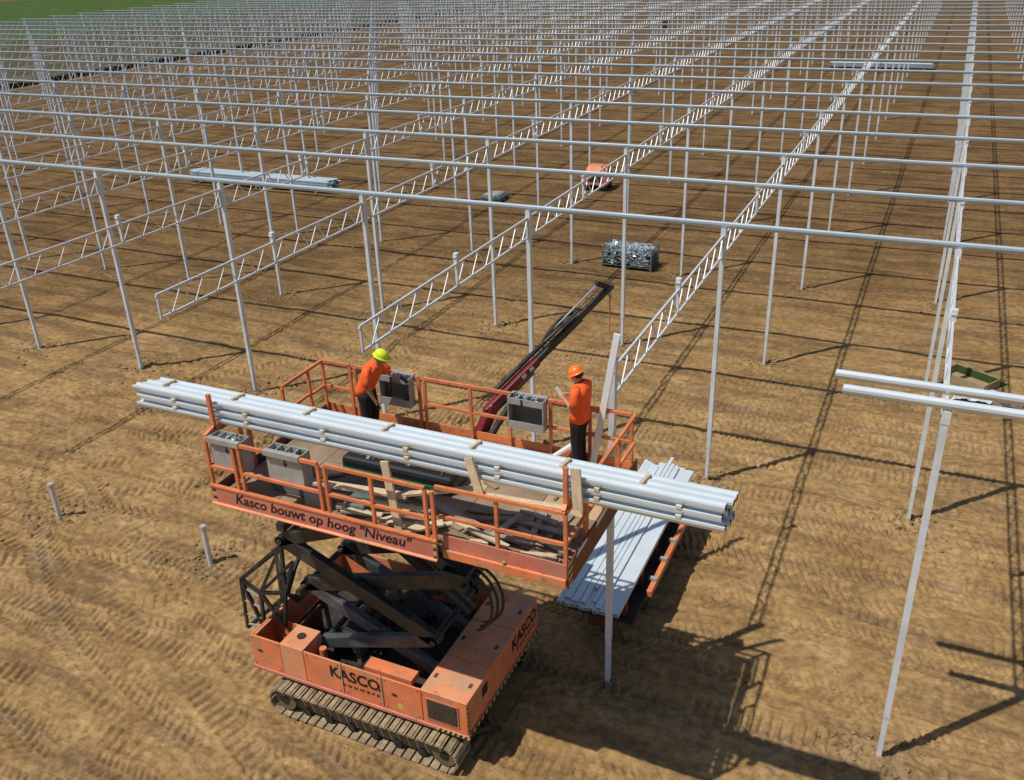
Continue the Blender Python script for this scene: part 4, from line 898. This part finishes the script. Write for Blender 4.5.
# ------------------------------------------------------------------ things further out on the site
def gstack(x0, x1, y, nrow_, nlay, label, z0=.12, seed=0):
    r = random.Random(seed)
    for l in range(nlay):
        for c_ in range(nrow_):
            if l == nlay - 1 and c_ >= max(1, nrow_ - 1): continue
            a = r.uniform(-.15, .15)
            solo(gutter_mb(x0 + a, x1 + a, y + c_ * .225, z0 + .06 + l * .15), 'gutter', M['gutter'], '%s, layer %s, row %s' % (label, ('one', 'two', 'three', 'four', 'five')[l], ('one', 'two', 'three', 'four', 'five', 'six')[c_]), 'gutter', label)
    for k in range(3):
        x = x0 + .8 + k * (x1 - x0 - 1.6) / 2
        solo(MB().box((x, y - .2, -.03), (x + .1, y + nrow_ * .225, z0 - .002)), 'timber_bearer', M['oldwood'], 'timber bearer under ' + label + ', ' + ('left', 'middle', 'right')[k], 'timber', 'bearers under gutter piles')
gstack(-38.6, -28.2, 31.0, 6, 4, 'gutter in the pile on the ground at left', seed=1)
gstack(-7.9, 2.0, 92.5, 5, 3, 'gutter in the far pile on the ground at right', seed=2)
# mesh crate of galvanised fittings
cx0, cx1, cy0, cy1 = -8.55, -6.35, 23.75, 24.85
C_ = thing('fittings_crate', 'grey crate heaped with shiny galvanised fittings on the soil', 'crate', ((cx0 + cx1) / 2, (cy0 + cy1) / 2, 0))
MB().box((cx0, cy0, .12), (cx1, cy1, .16)).build('floor', M['crateg'], C_)
for x in (cx0, (cx0 + cx1) / 2, cx1 - .12):
    MB().box((x, cy0 + .02, -.04), (x + .12, cy1 - .02, .119)).build('foot', M['dark'], C_)
for (a, b_) in (((cx0, cy0), (cx1, cy0)), ((cx0, cy1), (cx1, cy1)), ((cx0, cy0), (cx0, cy1)), ((cx1, cy0), (cx1, cy1))):
    for zz in (.3, .5, .7, .9): MB().bar((*a, zz), (*b_, zz), .02).build('side_wire', M['crateg'], C_)
    n_ = 10 if a[1] == b_[1] else 5
    for k in range(n_ + 1):
        p = Vector((*a, .16)).lerp(Vector((*b_, .16)), k / n_); MB().bar(p, p + Vector((0, 0, .76)), .018).build('side_wire', M['crateg'], C_)
for x in (cx0, cx1):
    for y in (cy0, cy1): MB().bar((x, y, -.04), (x, y, .95), .06).build('corner_post', M['crateg'], C_)
MB().box((cx0 + .04, cy0 + .04, .165), (cx1 - .04, cy1 - .04, .62)).build('fill', M['dark'], C_)
r = random.Random(4)
hb = MB()
for k in range(560):
    f_ = r.random(); x = r.uniform(cx0 + .08, cx1 - .08); y = r.uniform(cy0 + .08, cy1 - .08); zz = .63 + r.uniform(0, .34)
    if k % 3 == 0: y = cy0 + .03; zz = r.uniform(.2, .85)
    d = Vector((r.gauss(0, 1), r.gauss(0, .6), r.gauss(0, .6))).normalized() * r.uniform(.05, .11)
    hb.bar(Vector((x, y, zz)) - d, Vector((x, y, zz)) + d, r.uniform(.05, .1), .015)
o = hb.build('loose_fittings', M['fitting'], C_); o['kind'] = 'stuff'
# orange machine further back
ox, oy = -13.5, 37.0
O_ = thing('site_machine', 'small orange boxy site machine standing beyond the crate of fittings', 'machine', (ox, oy, 0))
MB().box((ox - .68, oy - .6, .3), (ox + .68, oy + .6, 1.05)).build('body', M['orange'], O_, bevel=.05)
hd = MB().quadbox(((ox - .66, oy - .45, 1.052), (ox + .66, oy - .45, 1.052), (ox + .66, oy + .58, 1.052), (ox - .66, oy + .58, 1.052), (ox - .6, oy - .1, 1.32), (ox + .6, oy - .1, 1.32), (ox + .6, oy + .5, 1.32), (ox - .6, oy + .5, 1.32))).build('hood', M['orange'], O_, bevel=.04)
MB().box((ox - .4, oy - .615, .5), (ox + .4, oy - .602, .9)).build('grille', M['dark'], O_)
for sx in (-.5, .5):
    for sy in (-.4, .4): MB().cyl((ox + sx - .12, oy + sy, .2), (ox + sx + .12, oy + sy, .2), .24, 16).build('wheel', M['rubber'], O_)
# low dark pallet with pale lid
dx_, dy_ = -18.2, 32.9
D_ = thing('covered_pallet', 'low dark grey-green pallet load with a pale grey cover', 'pallet', (dx_, dy_, 0))
for s in (-.5, 0, .5): MB().box((dx_ - .62, dy_ + s - .05, -.04), (dx_ + .62, dy_ + s + .05, .12)).build('runner', M['oldwood'], D_)
MB().box((dx_ - .62, dy_ - .6, .121), (dx_ + .62, dy_ + .6, .3)).build('load', M['crateg'], D_, bevel=.04)
MB().box((dx_ - .5, dy_ - .5, .302), (dx_ + .5, dy_ + .5, .38)).build('cover', M['bin'], D_, bevel=.05)
# open board crate at the right
W_ = thing('open_crate', 'open board crate with green inside lying near the right-hand columns', 'crate', (6.25, 16.65, 0))
ang = -.55; Mw = Matrix.Translation((6.25, 16.7, 0)) @ Matrix.Rotation(ang, 4, 'Z')
def wb(lo, hi, nm, m_, par=None):
    b_ = MB().box(lo, hi).xform(Mw); return b_.build(nm, m_, par or W_)
wb((-.72, -.42, -.03), (.72, .42, .03), 'base', M['card'])
wb((-.75, -.45, .031), (.75, -.42, .30), 'side_board', M['card']); bs = wb((-.75, .42, .031), (.75, .45, .30), 'side_board', M['card'])
wb((-.75, -.419, .031), (-.72, .419, .30), 'end_board', M['card']); wb((.72, -.419, .031), (.75, .419, .30), 'end_board', M['card'])
wb((-.71, .40, .04), (.71, .419, .28), 'green_lining', M['boxgreen'], bs)
MB().quadbox([Mw @ Vector(p) for p in ((-.75, .452, .27), (.75, .452, .27), (.75, .46, .29), (-.75, .46, .29), (-.7, .85, .12), (.8, .85, .1), (.8, .86, .12), (-.7, .86, .14))]).build('lid_flap', M['card'], W_)
sm_ = MB(); nn = 14; r = random.Random(8)
for i_ in range(nn):
    for j_ in range(nn):
        x = 5.75 + i_ * .085 + j_ * .03; y = 15.2 + j_ * .075; sm_.v.append((x + r.uniform(-.02, .02), y + r.uniform(-.02, .02), gz(x, y) + .03 + r.uniform(0, .12)))
for i_ in range(nn - 1):
    for j_ in range(nn - 1): sm_.f.append((i_ * nn + j_, (i_ + 1) * nn + j_, (i_ + 1) * nn + j_ + 1, i_ * nn + j_ + 1))
solo(sm_, 'plastic_sheet', M['sheet'], 'crumpled pale plastic sheet beside the open board crate', 'sheet')
solo(MB().box((6.9, 15.35, -.02), (7.75, 15.75, .16)), 'timber_block', M['oldwood'], 'dark timber block on soil under the loose gutters', 'timber', bevel=.03)
# black sheet along the left boundary, in lengths between posts
for k in range(18):
    y0 = 52 + k * DY
    s_ = MB(); n_ = 8
    for q in range(n_ + 1):
        y = y0 + q * (DY - .1) / n_; b0 = -91.4 + .1 * math.sin(q * 1.3 + k); s_.v += [(b0, y, -.02), (b0 + .12, y, -.02), (b0 + .13, y, .52 + .07 * math.sin(q * 2.1 + k)), (b0, y, .52 + .07 * math.sin(q * 2.1 + k))]
    for q in range(n_):
        for e in range(4): s_.f.append((q * 4 + e, q * 4 + (e + 1) % 4, q * 4 + 4 + (e + 1) % 4, q * 4 + 4 + e))
    s_.f.append((0, 3, 2, 1)); s_.f.append((4 * n_, 4 * n_ + 1, 4 * n_ + 2, 4 * n_ + 3))
    solo(s_, 'boundary_sheet', M['blackplastic'], 'length of low black sheet along the grass edge, %s from its near end' % ordw(k + 1), 'sheet', 'black sheet along the boundary')
solo(MB().box((-37.6, 132, -.05), (-36.6, 133, 1.3)), 'dark_cabinet', M['dark'], 'small black cabinet standing far back under the frame', 'cabinet', bevel=.08)
